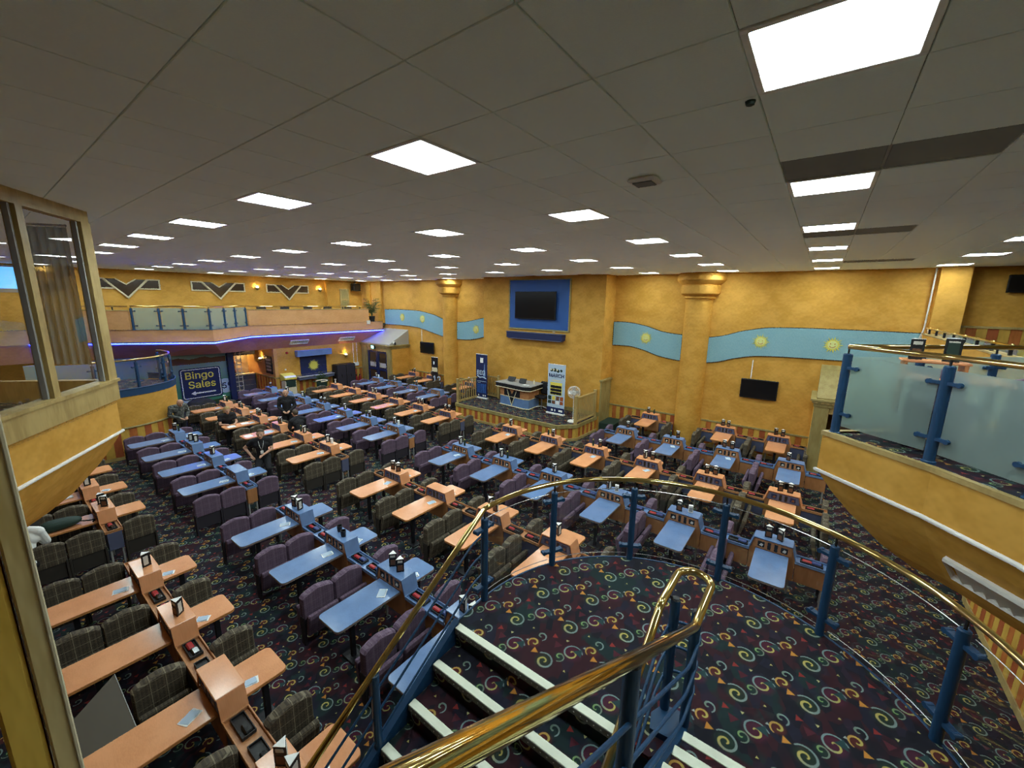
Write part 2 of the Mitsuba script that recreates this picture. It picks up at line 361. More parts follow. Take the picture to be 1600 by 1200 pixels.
# walls that close the room
def boards(holder, span, place, h0=0.02, h1=RAILZ - 0.055, w=0.16, t=0.018, rail=True, skip=0):
    """vertical painted boards along a wall; place(s0, s1, d0, d1, z0, z1) makes the box for distance s along and d out of the wall"""
    n = max(1, int(round((span[1] - span[0]) / w))); w = (span[1] - span[0]) / n
    cache = ['board_yellow', 'board_orange', 'board_yellow', 'board_red']
    for i in range(n):
        s = span[0] + i * w
        part(holder, 'board', place(s + 0.003, s + w - 0.003, 0.0, t, h0, h1), cache[(i + skip) % 4])
    if rail:
        part(holder, 'chair_rail', place(span[0], span[1], 0.0, 0.045, RAILZ - 0.055, RAILZ), 'olive_timber')
        part(holder, 'skirting', place(span[0], span[1], t, 0.035, 0.0, 0.12), 'timber')
wb = struct('wall_back', box(-23.4, 2.2, WALLY, WALLY + 0.2, 0, CEIL + 0.014), 'wall_paint', label='tall ochre painted wall behind the stage')
mw = lambda y: (lambda s0, s1, d0, d1, z0, z1: cbox(s0, s1, y - d1, y - d0, z0, z1, 0.003))
boards(wb, (-18.62, -15.75), mw(WALLY)); boards(wb, (-14.68, -12.3), mw(WALLY)); boards(wb, (-6.42, -3.84), mw(WALLY)); boards(wb, (-2.95, 0.12), mw(WALLY))
wf = struct('wall_feature', box(-12.28, -6.43, 14.2, WALLY, 0, CEIL + 0.014), 'wall_paint', label='projecting ochre wall block behind the stage carrying the screen')
part(wf, 'skirting', cbox(-12.28, -6.43, 14.17, 14.2, STAGE, STAGE + 0.16, 0.004), 'olive_timber')
struct('wall_front', box(FX0, FX1, FY0 - 0.2, FY0, 0, CEIL + 0.1), 'wall_paint')
struct('wall_outer_right', box(FX1, FX1 + 0.2, FY0, FY1 + 0.2, 0, CEIL + 0.1), 'wall_paint')
struct('wall_outer_left', box(FX0 - 0.2, FX0, FY0, FY1 + 0.2, 0, CEIL + 0.1), 'wall_paint')
struct('wall_gallery_back', box(2.75, FX1, 15.4, 15.6, 0, CEIL + 0.014), 'wall_paint', label='ochre wall at the back of the right-hand gallery')
struct('wall_pilaster', box(2.2, 2.75, 14.85, 15.5, 0, CEIL + 0.014), 'wall_paint', label='ochre pilaster at the right end of the back wall')
wr = struct('wall_right', box(2.57, 2.75, FY0, 14.85, 0, BALC - 0.3), 'wall_paint', label='ochre wall under the right-hand gallery')
boards(wr, (5.0, 9.6), lambda s0, s1, d0, d1, z0, z1: cbox(2.57 - d1, 2.57 - d0, s0, s1, z0, z1, 0.003))

# columns
for n, (x, lab) in enumerate(((-15.25, 'round ochre column left of the stage block'), (-3.42, 'round ochre column right of the stage'))):
    t = thing('column', lab, 'column', 'round ochre columns')
    part(t, 'shaft', lathe([(0.44, 0.0), (0.44, 0.02), (0.43, 0.12), (0.43, 5.2)], (x, WALLY, 0), 40), 'wall_paint', 30)
    part(t, 'collar', lathe([(0.43, 5.08), (0.50, 5.10), (0.50, 5.16), (0.43, 5.18)], (x, WALLY, 0), 40), 'wall_paint', 30)
    part(t, 'capital', lathe([(0.43, 5.16), (0.60, 5.24), (0.62, 5.30), (0.62, 5.50), (0.58, 5.54), (0.68, 5.60), (0.76, 5.68), (0.76, 5.80), (0.70, CEIL)], (x, WALLY, 0), 40), 'wall_paint', 30)

# wavy blue band with suns along the back wall
def sm(pts, n=40):
    from scipy.interpolate import PchipInterpolator
    p = np.asarray(pts); xs = np.linspace(p[0, 0], p[-1, 0], n)
    return list(zip(xs, PchipInterpolator(p[:, 0], p[:, 1])(xs)))
ZB = 4.9
bands = [('wavy blue wall band with two suns left of the left column', [(-20.72, -0.60), (-19.4, -0.575), (-17.93, -0.60), (-16.65, -0.76), (-15.70, -1.02)], [(-20.72, -1.44), (-19.36, -1.43), (-17.97, -1.48), (-16.68, -1.70), (-15.70, -1.89)], [(-19.12, -0.99), (-17.42, -1.02)]),
         ('short wavy blue wall band between the left column and the stage block', [(-14.80, -1.09), (-14.3, -1.06), (-13.78, -0.97), (-13.03, -0.82), (-12.3, -0.72)], [(-14.80, -1.93), (-14.2, -1.92), (-13.6, -1.85), (-13.05, -1.72), (-12.3, -1.60)], [(-13.51, -1.38)]),
         ('wavy blue wall band with one sun between stage block and right column', [(-6.40, -0.72), (-6.01, -0.71), (-5.26, -0.80), (-4.49, -1.00), (-3.86, -1.06)], [(-6.40, -1.59), (-5.82, -1.58), (-5.25, -1.67), (-4.59, -1.86), (-3.86, -1.95)], [(-5.13, -1.25)]),
         ('long wavy blue wall band with two suns right of the right column', [(-3.02, -1.10), (-2.6, -1.02), (-1.98, -0.82), (-1.2, -0.68), (0.02, -0.65), (2.16, -0.66)], [(-3.02, -1.94), (-2.6, -1.86), (-2.2, -1.72), (-1.46, -1.57), (-0.4, -1.53), (0.65, -1.52), (2.16, -1.52)], [(-1.48, -1.12), (0.32, -1.09)])]
def sun(parent, c, r, o_y=None, face=True, R=XR, name='sun'):
    rays = []
    for i in range(18):
        a = 2 * math.pi * i / 18; rr = r if i % 2 == 0 else r * 0.86
        rays.append((math.cos(a) * rr, math.sin(a) * rr)); b = a + math.pi / 18; rays.append((math.cos(b) * r * 0.54, math.sin(b) * r * 0.54))
    q = part(parent, name, prism(rays, 0, 0.012, c, R), 'sun_yellow')
    if not face: return q
    N = np.cross(R, UP)
    disc = Point(0, 0).buffer(r * 0.46, 10)
    part(q, 'face', prism(disc, 0.012, 0.022, c, R), 'sun_pale')
    for dx in (-1, 1):
        part(q, 'eye', prism(Point(dx * r * 0.2, r * 0.12).buffer(r * 0.055, 5), 0.022, 0.026, c, R), 'board_orange')
    a = np.linspace(math.pi * 1.15, math.pi * 1.85, 9)
    part(q, 'smile', prism(shapely.LineString([(math.cos(v) * r * 0.3, math.sin(v) * r * 0.3) for v in a]).buffer(r * 0.03), 0.022, 0.026, c, R), 'board_orange')
    return q
for lab, top, bot, suns in bands:
    t = thing('wall_band', lab, 'wall decoration', 'wavy blue wall bands')
    tp, bt = sm(top), sm(bot); poly = [(x, z + ZB) for x, z in tp] + [(x, z + ZB) for x, z in bt[::-1]]
    part(t, 'panel', prism(poly, 0.012, 0.05, (0, WALLY, 0)), 'band_blue')
    part(t, 'edge', prism(Polygon(poly).buffer(0.022), 0.0, 0.04, (0, WALLY, 0)), 'band_edge')
    for x, z in suns: sun(t, (x, WALLY - 0.05, z + ZB), 0.25)

# television panel over the stage
t = thing('blue_wall_panel', 'large square blue wall panel behind the big screen over the stage', 'wall panel')
part(t, 'board', cbox(-10.76, -7.90, 14.15, 14.2, 3.80, 5.76, 0.006), 'blue_panel')
part(t, 'frame', join(cbox(-10.82, -10.76, 14.14, 14.2, 3.74, 5.80, 0.004), cbox(-7.90, -7.84, 14.14, 14.2, 3.74, 5.80, 0.004), cbox(-10.82, -7.84, 14.14, 14.2, 3.74, 3.80, 0.004), cbox(-10.82, -7.84, 14.14, 14.2, 5.76, 5.80, 0.004)), 'olive_timber')
def tv(lab, x0, x1, z0, z1, y, d=0.07, tilt=0):
    t = thing('television', lab, 'television', 'black wall televisions')
    part(t, 'housing', cbox(x0, x1, y - d, y, z0, z1, 0.01), 'black')
    part(t, 'screen', cbox(x0 + 0.02, x1 - 0.02, y - d - 0.004, y - d + 0.002, z0 + 0.03, z1 - 0.02, 0.001), 'tv_screen')
    part(t, 'bracket', box((x0 + x1) / 2 - 0.15, (x0 + x1) / 2 + 0.15, y, y + 0.06, (z0 + z1) / 2 - 0.12, (z0 + z1) / 2 + 0.12), 'black_metal')
    return t
tv('big black television on the blue panel over the stage', -10.40, -8.43, 4.20, 5.30, 14.09)
t = thing('speaker_bar', 'long dark blue box shelf below the blue panel over the stage', 'wall shelf')
part(t, 'box', cbox(-10.76, -8.02, 13.92, 14.2, 3.40, 3.63, 0.01), 'navy'); part(t, 'lip', cbox(-10.70, -8.08, 13.94, 14.2, 3.355, 3.40, 0.006), 'slate_blue')
part(t, 'top_edge', cbox(-10.78, -8.0, 13.90, 14.2, 3.63, 3.655, 0.004), 'slate_blue')
solo('wall_switch', cbox(-8.62, -8.50, 14.16, 14.2, 3.70, 3.80, 0.01), 'white_trim', 'small white wall box under the blue panel', 'wall box')
tv('black television on the back wall right of the right column', -1.87, -0.84, 1.95, 2.57, WALLY - 0.06, 0.06)
tv('small black television on the back wall left of the left column', -17.60, -16.52, 2.04, 2.64, WALLY - 0.06, 0.06)
tv('dark television at the right edge over the gallery', 3.45, 4.55, 5.30, 5.72, 15.34, 0.06)
for x, z0, z1, lab in ((-1.62, 2.57, 3.18, 'white cable duct above the right television'), (-17.55, 2.64, 3.40, 'white cable duct above the left television')):
    solo('cable_duct', cbox(x - 0.015, x + 0.015, WALLY - 0.025, WALLY, z0, z1, 0.004), 'white_trim', lab, 'cable duct')
solo('wall_pipe', tube(rounded_path([(2.13, 14.98, CEIL), (2.13, 14.98, 4.35), (2.05, 14.90, 4.05)], 0.15), 0.02, 8), 'white_trim', 'pale vertical pipe beside the pilaster at the right', 'pipe', None, 40)

# ------------------------------------------------------------------ stage
SP = [(-12.1, 12.15), (-7.05, 12.12), (-6.55, 12.66), (-6.50, 14.2), (-12.1, 14.2)]
st = thing('stage', 'low carpeted stage faced with striped boards under the blue panel', 'stage')
part(st, 'deck', extr(SP, STAGE - 0.04, STAGE), 'carpet')
part(st, 'base', extr(Polygon(SP).buffer(-0.03), 0, STAGE - 0.04), 'board_red')
for (a, b) in ((SP[0], SP[1]), (SP[1], SP[2]), (SP[2], SP[3]), (SP[4], SP[0])):
    a, b = np.array(a), np.array(b); L = np.linalg.norm(b - a); d = (b - a) / L; nn = np.array([d[1], -d[0]])
    n = max(1, int(round(L / 0.16))); w = L / n
    def pl(s0, s1, d0, d1, z0, z1, c=0.003):
        m = cbox(0, s1 - s0, -d1, -d0, z0, z1, c); ang = math.atan2(d[1], d[0])
        m.apply_transform(trimesh.transformations.rotation_matrix(ang, (0, 0, 1))); m.apply_translation((*(a + d * s0), 0)); return m
    for i in range(n): part(st, 'board', pl(i * w + 0.003, i * w + w - 0.003, -0.03, -0.01, 0.1, STAGE - 0.13), ['board_yellow', 'board_orange', 'board_yellow', 'board_red'][i % 4])
    part(st, 'rim', pl(0, L, -0.03, 0.025, STAGE - 0.13, STAGE + 0.012, 0.008), 'olive_timber')
    part(st, 'plinth', pl(0, L, -0.03, 0.02, 0, 0.1), 'timber')
def balustrade(lab, a, b, n, z=STAGE, h=0.95, posts=(1, 1)):
    t = thing('balustrade', lab, 'railing', 'timber stage railings')
    a, b = np.array(a, float), np.array(b, float)
    for q, on in ((a, posts[0]), (b, posts[1])):
        if on:
            p = part(t, 'newel', cbox(q[0] - 0.05, q[0] + 0.05, q[1] - 0.05, q[1] + 0.05, z, z + h + 0.06, 0.01), 'timber'); part(p, 'cap', cbox(q[0] - 0.06, q[0] + 0.06, q[1] - 0.06, q[1] + 0.06, z + h + 0.06, z + h + 0.10, 0.012), 'timber')
    for zz in (z + 0.08, z + h):
        d = (b - a) / np.linalg.norm(b - a); nn = np.array([-d[1], d[0]]) * 0.03
        part(t, 'rail', hullmesh([(*(q + s * nn), zz + e) for q in (a, b) for s in (-1, 1) for e in (-0.025, 0.025)]), 'timber')
    for i in range(1, n):
        q = a + (b - a) * i / n; part(t, 'baluster', cbox(q[0] - 0.016, q[0] + 0.016, q[1] - 0.016, q[1] + 0.016, z + 0.1, z + h - 0.02, 0.004), 'timber')
    return t
balustrade('timber baluster railing at the left end of the stage', (-12.04, 12.25), (-12.04, 14.1), 13)
balustrade('timber baluster railing behind the navy banner on the stage', (-11.9, 13.98), (-11.2, 13.98), 6, posts=(0, 1))
balustrade('timber baluster railing at the right end of the stage', (-6.62, 12.68), (-6.58, 14.12), 12)
t = thing('timber_screen', 'tall plain timber side panel right of the stage block', 'panel')
part(t, 'panel', cbox(-6.44, -6.38, 14.2, 15.08, 0, 1.95, 0.006), 'olive_timber'); part(t, 'cap', cbox(-6.46, -6.33, 14.16, 15.08, 1.95, 2.03, 0.01), 'olive_timber')
solo('low_box', cbox(-6.35, -5.75, 14.1, 15.0, 0, 0.42, 0.02), 'dark_green', 'low dark teal box in the corner right of the stage', 'box')

# caller's desk
dk = thing('caller_desk', 'caller desk with orange and blue front and black worktop on the stage', 'desk')
DP = [(-10.50, 13.22), (-9.16, 13.08), (-8.98, 13.16), (-9.02, 13.95), (-10.45, 13.98)]
dpo = Polygon(DP)
part(dk, 'lower_body', extr(dpo, STAGE + 0.06, STAGE + 0.42), 'blue_top'); part(dk, 'upper_body', extr(dpo.buffer(-0.004), STAGE + 0.445, STAGE + 0.80), 'orange_wood')
part(dk, 'foot_trim', extr(dpo.buffer(0.03), STAGE + 0.03, STAGE + 0.06), 'cream'); part(dk, 'middle_trim', extr(dpo.buffer(0.012), STAGE + 0.42, STAGE + 0.445), 'cream')
part(dk, 'plinth', extr(dpo.buffer(-0.06), STAGE, STAGE + 0.03), 'black')
part(dk, 'worktop_band', extr(dpo.buffer(0.14, join_style=2), STAGE + 0.83, STAGE + 0.97), 'black'); part(dk, 'worktop_trim', extr(dpo.buffer(0.15, join_style=2), STAGE + 0.80, STAGE + 0.83), 'cream')
part(dk, 'worktop', extr(dpo.buffer(0.15, join_style=2), STAGE + 0.97, STAGE + 1.0), 'grey_plastic')
dd = np.array([-9.16 + 10.50, 13.08 - 13.22, 0]); dd /= np.linalg.norm(dd); o = np.array([-9.83, 13.15, STAGE])
def vframe(parent, o, R, w, h_top, h_bar, h_apex, mat, dmat, tw=0.035, depth=0.02):
    """the V-shaped window emblem: two bars and a V with a notch"""
    V = [(-0.30 * w, h_top), (-0.14 * w, h_top), (0, h_top - 0.30 * (h_top - h_apex)), (0.14 * w, h_top), (0.30 * w, h_top), (0, h_apex)]
    xa = 0.30 * w * (h_bar - h_apex) / (h_top - h_apex)
    left = [(-0.5 * w, h_bar), (-xa - tw, h_bar), (-0.30 * w - tw, h_top), (-0.5 * w, h_top)]
    for pl_ in (V, left, [(-x, z) for x, z in left[::-1]]): part(parent, 'pane', prism(pl_, 0.0, depth * 0.5, o, R), dmat)
    for line in ([(-0.30 * w - tw / 2, h_top), (0, h_apex - tw / 2), (0.30 * w + tw / 2, h_top)],):
        part(parent, 'v_trim', prism(shapely.LineString(line).buffer(tw / 2, cap_style=2, join_style=2), 0, depth * 1.6, o, R), mat)
    return V, left
vframe(dk, o + np.array([0, 0, 0]), dd, 0.86, 0.73, 0.46, 0.10, 'cream', 'black', 0.022, 0.016)
for x, y, w, lab in ((-10.15, 13.5, 0.36, 'left black monitor on the caller desk'), (-9.52, 13.42, 0.32, 'right black monitor on the caller desk')):
    t = thing('desk_monitor', lab, 'monitor', 'monitors on the caller desk')
    part(t, 'screen', hullmesh([(x + a, y + b, STAGE + 1.02 + c) for a in (-w / 2, w / 2) for b, c in ((-0.02, 0.0), (0.02, 0.0), (0.08, 0.17), (0.11, 0.16))]), 'black')
    part(t, 'foot', cbox(x - 0.1, x + 0.1, y - 0.05, y + 0.1, STAGE + 1.0, STAGE + 1.02, 0.004), 'black')
solo('paper_sheets', join(cbox(-9.36, -9.18, 13.18, 13.30, STAGE + 1.0, STAGE + 1.008, 0.002), cbox(-9.14, -9.05, 13.2, 13.28, STAGE + 1.0, STAGE + 1.01, 0.002)), 'white_paper', 'white papers on the right of the caller desk', 'papers')
solo('spray_bottle', lathe([(0, 0), (0.035, 0), (0.035, 0.12), (0.012, 0.15), (0.012, 0.2), (0, 0.2)], (-9.06, 13.62, STAGE + 1.0), 12), 'cream', 'small pale bottle at the right end of the caller desk', 'bottle', None, 30)
t = thing('swivel_chair', 'black swivel chair behind the caller desk', 'chair')
part(t, 'back', cbox(-9.0, -8.55, 14.0, 14.1, STAGE + 0.55, STAGE + 1.08, 0.04), 'black_cloth'); part(t, 'seat', cbox(-9.02, -8.55, 13.6, 14.02, STAGE + 0.44, STAGE + 0.53, 0.03), 'black_cloth')
part(t, 'stem', rod((-8.78, 13.8, STAGE + 0.08), (-8.78, 13.8, STAGE + 0.46), 0.03), 'steel', 30)
for i in range(5):
    a = 2 * math.pi * i / 5; part(t, 'leg', rod((-8.78, 13.8, STAGE + 0.09), (-8.78 + 0.27 * math.cos(a), 13.8 + 0.2 * math.sin(a), STAGE + 0.04), 0.02, 8), 'steel', 30)

def banner(lab, x0, x1, y, z, h, face, base='steel'):
    t = thing('roll_up_banner', lab, 'banner', 'roll-up banners')
    part(t, 'sheet', cbox(x0, x1, y, y + 0.012, z + 0.06, z + h, 0.002), face)
    part(t, 'base', cbox(x0 - 0.02, x1 + 0.02, y - 0.05, y + 0.08, z, z + 0.07, 0.012), 'white_trim'); part(t, 'top_bar', cbox(x0 - 0.005, x1 + 0.005, y - 0.008, y + 0.02, z + h, z + h + 0.03, 0.005), 'white_trim')
    part(t, 'pole', rod(((x0 + x1) / 2, y + 0.05, z), ((x0 + x1) / 2, y + 0.03, z + h), 0.012, 8), 'grey_plastic')
    return t
def flat(t, name, x0, x1, z0, z1, y, mat, e=0.004): return part(t, name, box(x0, x1, y - e, y, z0, z1), mat)
b1 = banner('navy roll-up banner with a blue tower at the left of the stage', -12.10, -11.45, 13.48, STAGE, 1.98, 'navy')
yb = 13.48
flat(b1, 'logo', -11.86, -11.68, STAGE + 1.62, STAGE + 1.84, yb, 'white_paper'); text(b1, 'BIG', 0.20, (-12.06, yb - 0.002, STAGE + 1.08), XR, UP, 'pale_blue')
part(b1, 'swoosh', prism(shapely.LineString([(0, 0), (0.14, -0.07), (0.3, -0.04), (0.5, -0.09)]).buffer(0.025), 0, 0.005, (-12.02, yb, STAGE + 1.03)), 'pale_blue')
part(b1, 'tower', prism([(0, 0), (0.055, 0.55), (0.075, 0.62), (0.095, 0.55), (0.13, 0)], 0, 0.005, (-11.68, yb, STAGE + 1.0)), 'blue_top')
flat(b1, 'text_line', -12.04, -11.52, STAGE + 0.78, STAGE + 0.80, yb, 'pale_blue'); flat(b1, 'text_line', -12.04, -11.84, STAGE + 0.72, STAGE + 0.735, yb, 'pale_blue')
for i in range(5): flat(b1, 'column_picture', -12.03 + i * 0.105, -11.95 + i * 0.105, STAGE + 0.26, STAGE + 0.68, yb, 'blue_panel')
for x in (-11.98, -11.70, -11.60): flat(b1, 'footer_mark', x, x + 0.06, STAGE + 0.12, STAGE + 0.19, yb, 'white_paper')
b2 = banner('pale blue roll-up banner reading MARCH at the right of the stage', -8.24, -7.47, 13.34, STAGE, 1.95, 'pale_blue')
yb = 13.34
flat(b2, 'footer', -8.24, -7.47, STAGE + 0.06, STAGE + 0.28, yb, 'navy', 0.003)
text(b2, 'MARCH', 0.135, (-7.855, yb - 0.002, STAGE + 1.47), XR, UP, 'navy', center=True)
part(b2, 'flower_spray', prism(shapely.union_all([Point(-0.22, 0.02).buffer(0.06), Point(-0.08, 0.03).buffer(0.07), Point(0.06, 0.0).buffer(0.06), Point(0.2, 0.02).buffer(0.05)]), 0, 0.004, (-7.855, yb, STAGE + 1.72)), 'dark_green')
for i, x in enumerate((-0.24, -0.13, 0.02)): part(b2, 'flower', prism(Point(x, 0.04).buffer(0.035), 0.004, 0.007, (-7.855, yb, STAGE + 1.72)), 'cream')
flat(b2, 'pink_line', -8.05, -7.68, STAGE + 1.32, STAGE + 1.37, yb, 'cream')
flat(b2, 'yellow_panel', -8.12, -7.60, STAGE + 0.78, STAGE + 1.27, yb, 'yellow_print')
for i in range(3): flat(b2, 'black_line', -8.10, -7.62, STAGE + 0.80 + 0.125 * i, STAGE + 0.90 + 0.125 * i, yb - 0.004, 'black')
for i, m in enumerate(('dark_green', 'yellow_print', 'brown_print', 'board_red')): flat(b2, 'card_picture', -8.20 + i * 0.178, -8.06 + i * 0.178, STAGE + 0.57, STAGE + 0.73, yb, m)
for i, m in enumerate(('dark_green', 'brown_print', 'white_paper', 'board_red')): flat(b2, 'card_picture', -8.20 + i * 0.178, -8.06 + i * 0.178, STAGE + 0.42, STAGE + 0.545, yb, m)
for x, w in ((-8.05, 0.09), (-7.90, 0.05), (-7.72, 0.18)): flat(b2, 'footer_mark', x, x + w, STAGE + 0.13, STAGE + 0.21, yb - 0.003, 'white_paper')
b3 = banner('black roll-up banner leaning by the left column', -16.22, -15.74, 14.55, 0, 1.95, 'black')
flat(b3, 'picture', -16.18, -15.78, 1.2, 1.42, 14.55, 'cream'); flat(b3, 'logo', -16.08, -15.98, 1.58, 1.74, 14.55, 'white_paper'); text(b3, '12', 0.36, (-16.16, 14.548, 0.62), XR, UP, 'pale_blue'); flat(b3, 'footer', -16.22, -15.74, 0.36, 0.46, 14.55, 'grey_plastic')

t = thing('pedestal_fan', 'white pedestal fan at the right front of the stage', 'fan')
fc = np.array([-6.82, 12.86, STAGE + 1.12]); fn_ = np.array([0.45, -0.89, 0.05]); fn_ /= np.linalg.norm(fn_); fu = np.array([0, 0, 1.0]); fr_ = np.cross(fu, fn_); fr_ /= np.linalg.norm(fr_); fu = np.cross(fn_, fr_)
ring = lambda r, d: [fc + fn_ * d + r * (math.cos(a) * fr_ + math.sin(a) * fu) for a in np.linspace(0, 2 * math.pi, 28, endpoint=False)]
part(t, 'guard', join(*[tube(ring(r, d), 0.006, 5, True) for r, d in ((0.23, 0.0), (0.20, 0.05), (0.14, 0.07), (0.07, 0.08), (0.20, -0.05), (0.12, -0.07))]), 'white_trim')
part(t, 'guard_spokes', join(*[tube([fc + fn_ * 0.08 + 0.04 * (math.cos(a) * fr_ + math.sin(a) * fu), fc + fn_ * 0.06 + 0.15 * (math.cos(a) * fr_ + math.sin(a) * fu), fc + 0.23 * (math.cos(a) * fr_ + math.sin(a) * fu)], 0.004, 5) for a in np.linspace(0, 2 * math.pi, 20, endpoint=False)]), 'white_trim')
for i in range(4):
    a = 2 * math.pi * i / 4; e1 = math.cos(a) * fr_ + math.sin(a) * fu; e2 = -math.sin(a) * fr_ + math.cos(a) * fu
    part(t, 'blade', hullmesh([fc + e1 * r + e2 * s + fn_ * (h * s) for r in (0.03, 0.19) for s, h in ((-0.05, .4), (0.07, .4))] + [fc + e1 * 0.1 + fn_ * 0.008]), 'steel')
part(t, 'motor', tube([fc - fn_ * 0.16, fc - fn_ * 0.05, fc + fn_ * 0.03], 0.05, 14), 'white_trim', 40)
part(t, 'pole', rod(fc - fn_ * 0.1 - np.array([0, 0, 1.1]), fc - fn_ * 0.1, 0.015), 'white_trim', 40)
part(t, 'foot', lathe([(0, 0), (0.2, 0), (0.19, 0.03), (0.03, 0.05), (0, 0.05)], tuple(np.append((fc - fn_ * 0.1)[:2], STAGE)), 24), 'white_trim', 30)

# ------------------------------------------------------------------ galleries and their hulls
def offset_line(pts, d):
    """polyline moved by d to its left, mitred"""
    p = [np.asarray(q, float)[:2] for q in pts]; out = []
    for i in range(len(p)):
        ns = []
        for a, b in ((i - 1, i), (i, i + 1)):
            if a >= 0 and b < len(p):
                t = (p[b] - p[a]) / np.linalg.norm(p[b] - p[a]); ns.append(np.array([-t[1], t[0]]))
        n = sum(ns) / len(ns); n = n / (n @ n) if len(ns) > 1 else n
        out.append(p[i] + n * d)
    return out
HULLP = [(0.0, 0.0), (0.11, -0.22), (0.235, -0.42), (0.44, -0.69), (0.62, -0.85), (0.80, -0.94)]
def lift(pts, z): return [(p[0], p[1], z) for p in pts]
def hull_mesh(line, z, prof=HULLP):
    ms = []
    for (d0, z0), (d1, z1) in zip(prof[:-1], prof[1:]):
        ms.append(quadstrip(lift(offset_line(line, d0), z + z0), lift(offset_line(line, d1), z + z1)))
    return join(*ms)
RAIL_R = 0.026
def post(parent, x, y, z0, h, r=0.042, name='post', mat='blue_steel'):
    p = part(parent, name, lathe([(0, 0), (r + 0.012, 0), (r + 0.012, 0.02), (r, 0.03), (r, h - 0.06), (r * 0.8, h - 0.05), (0, h - 0.05)], (x, y, z0), 16), mat, 30)
    part(p, 'pin', rod((x, y, z0 + h - 0.06), (x, y, z0 + h + 0.02), 0.010, 6), 'black_metal')
    return p
def clamp(parent, x, y, z, dx, dy, w=0.11):
    L = math.hypot(dx, dy); dx, dy = dx / L, dy / L
    R = (dx, dy, 0); N = np.cross(R, UP)
    poly = shapely.union_all([Point(-w, 0).buffer(0.022, 6), Point(w, 0).buffer(0.022, 6), shapely.box(-w, -0.014, w, 0.014)])
    return part(parent, 'clamp', prism(poly, -0.028, 0.028, (x, y, z), R), 'blue_steel')

# right-hand gallery with its pointed bay
RP = [(2.1, 15.1), (2.1, 7.45), (0.17, 5.70), (0.95, 4.98), (1.40, 4.42), (1.75, 3.60), (1.93, 2.6), (1.93, FY0)]
g = struct('floor_gallery_right', extr(RP + [(FX1, FY0), (FX1, 15.4), (2.1, 15.4)], BALC - 0.12, BALC).apply_translation((0.03, 0, 0)), 'carpet', label='carpeted floor of the right-hand gallery')
ft = struct('wall_gallery_right', quadstrip(lift(RP, BALC - 0.45), lift(RP, BALC)), 'wall_paint', label='ochre front of the right-hand gallery with its inward sloping underside')
part(ft, 'underside', hull_mesh(RP, BALC - 0.45), 'wall_paint')
inner = offset_line(RP, 0.80)
part(ft, 'soffit', extr([tuple(q) for q in inner] + [(FX1, FY0), (FX1, 15.4)], BALC - 1.39, BALC - 1.37), 'wall_paint')
part(ft, 'trim', tube(lift(offset_line(RP, -0.01), BALC - 0.45), 0.022, 8), 'white_trim', 40)
part(ft, 'edge_cap', join(quadstrip(lift(offset_line(RP, -0.012), BALC + 0.02), lift(offset_line(RP, 0.05), BALC + 0.02)), quadstrip(lift(offset_line(RP, -0.012), BALC - 0.03), lift(offset_line(RP, -0.012), BALC + 0.02))), 'timber')
# vent in the sloping underside
def hullpt(line, i, s, d):
    a, b = np.array(line[i]), np.array(line[i + 1]); t = (b - a) / np.linalg.norm(b - a); n = np.array([-t[1], t[0]])
    zz = np.interp(d, [q[0] for q in HULLP], [q[1] for q in HULLP]); return np.array([*(a + t * s + n * d), zz])
vt = thing('air_grille', 'white air grille with upright vanes in the sloping underside at the right', 'air grille')
base = np.array([0, 0, BALC - 0.45])
A0, A1, B0, B1 = (hullpt(RP, 3, s, d) + base for s, d in ((0.12, 0.19), (0.95, 0.19), (0.12, 0.32), (0.95, 0.32)))
nout = np.cross(A1 - A0, B0 - A0); nout /= np.linalg.norm(nout); nout *= -np.sign(nout @ np.array([0.8, 0.6, 0.2]))
for a, b in ((A0, A1), (B0, B1), (A0, B0), (A1, B1)): part(vt, 'frame', hullmesh([p + e for p in (a, b) for e in (nout * 0.0, nout * 0.05, nout * 0.05 + (0, 0, 0.03), nout * 0.0 + (0, 0, 0.03), nout * 0.03 + 0.012 * (A1 - A0))]), 'white_trim')
part(vt, 'backing', slab([A0, A1], [B0, B1], 0.006), 'grey_plastic')
for i in range(1, 9):
    s = i / 9; a, b = A0 + (A1 - A0) * s, B0 + (B1 - B0) * s; w = (A1 - A0) / 9 * 0.62
    part(vt, 'vane', hullmesh([a + nout * 0.045, b + nout * 0.045, a + w + nout * 0.008, b + w + nout * 0.008, a + nout * 0.035, b + nout * 0.035, a + w, b + w]), 'white_trim')

def glass_run(name, lab, pts, z0, zt, zg0, zg1, glass, post_at, rail=True, group=None, extra_posts=True, rail_mat='brass', inset=0.0):
    """posts, panes and a top rail along a polyline"""
    t = thing(name, lab, 'railing', group)
    if rail: part(t, 'handrail', tube(rounded_path(lift(pts, zt), 0.06), RAIL_R, 14), rail_mat, 40)
    for i in range(len(pts) - 1):
        a, b = np.array(pts[i]), np.array(pts[i + 1]); d = (b - a) / np.linalg.norm(b - a)
        a2, b2 = a + d * 0.055, b - d * 0.055; n = np.array([-d[1], d[0]]) * 0.006
        part(t, 'glass_pane', quadstrip([(*a2, zg0), (*b2, zg0)], [(*a2, zg1), (*b2, zg1)]), glass)
    for i in range(len(pts)):
        if i not in post_at: continue
        q = pts[i]; p = post(t, q[0], q[1], z0, zt - z0 - RAIL_R)
        for j in (i - 1, i):
            if 0 <= j < len(pts) - 1:
                d = np.array(pts[j + 1]) - np.array(pts[j]); d = d / np.linalg.norm(d); s = 1 if j == i else -1
                for zz in (zg0 + 0.14, zg1 - 0.12):
                    clamp(p, q[0] + d[0] * 0.07 * s, q[1] + d[1] * 0.07 * s, zz, d[0], d[1], 0.05)
    return t
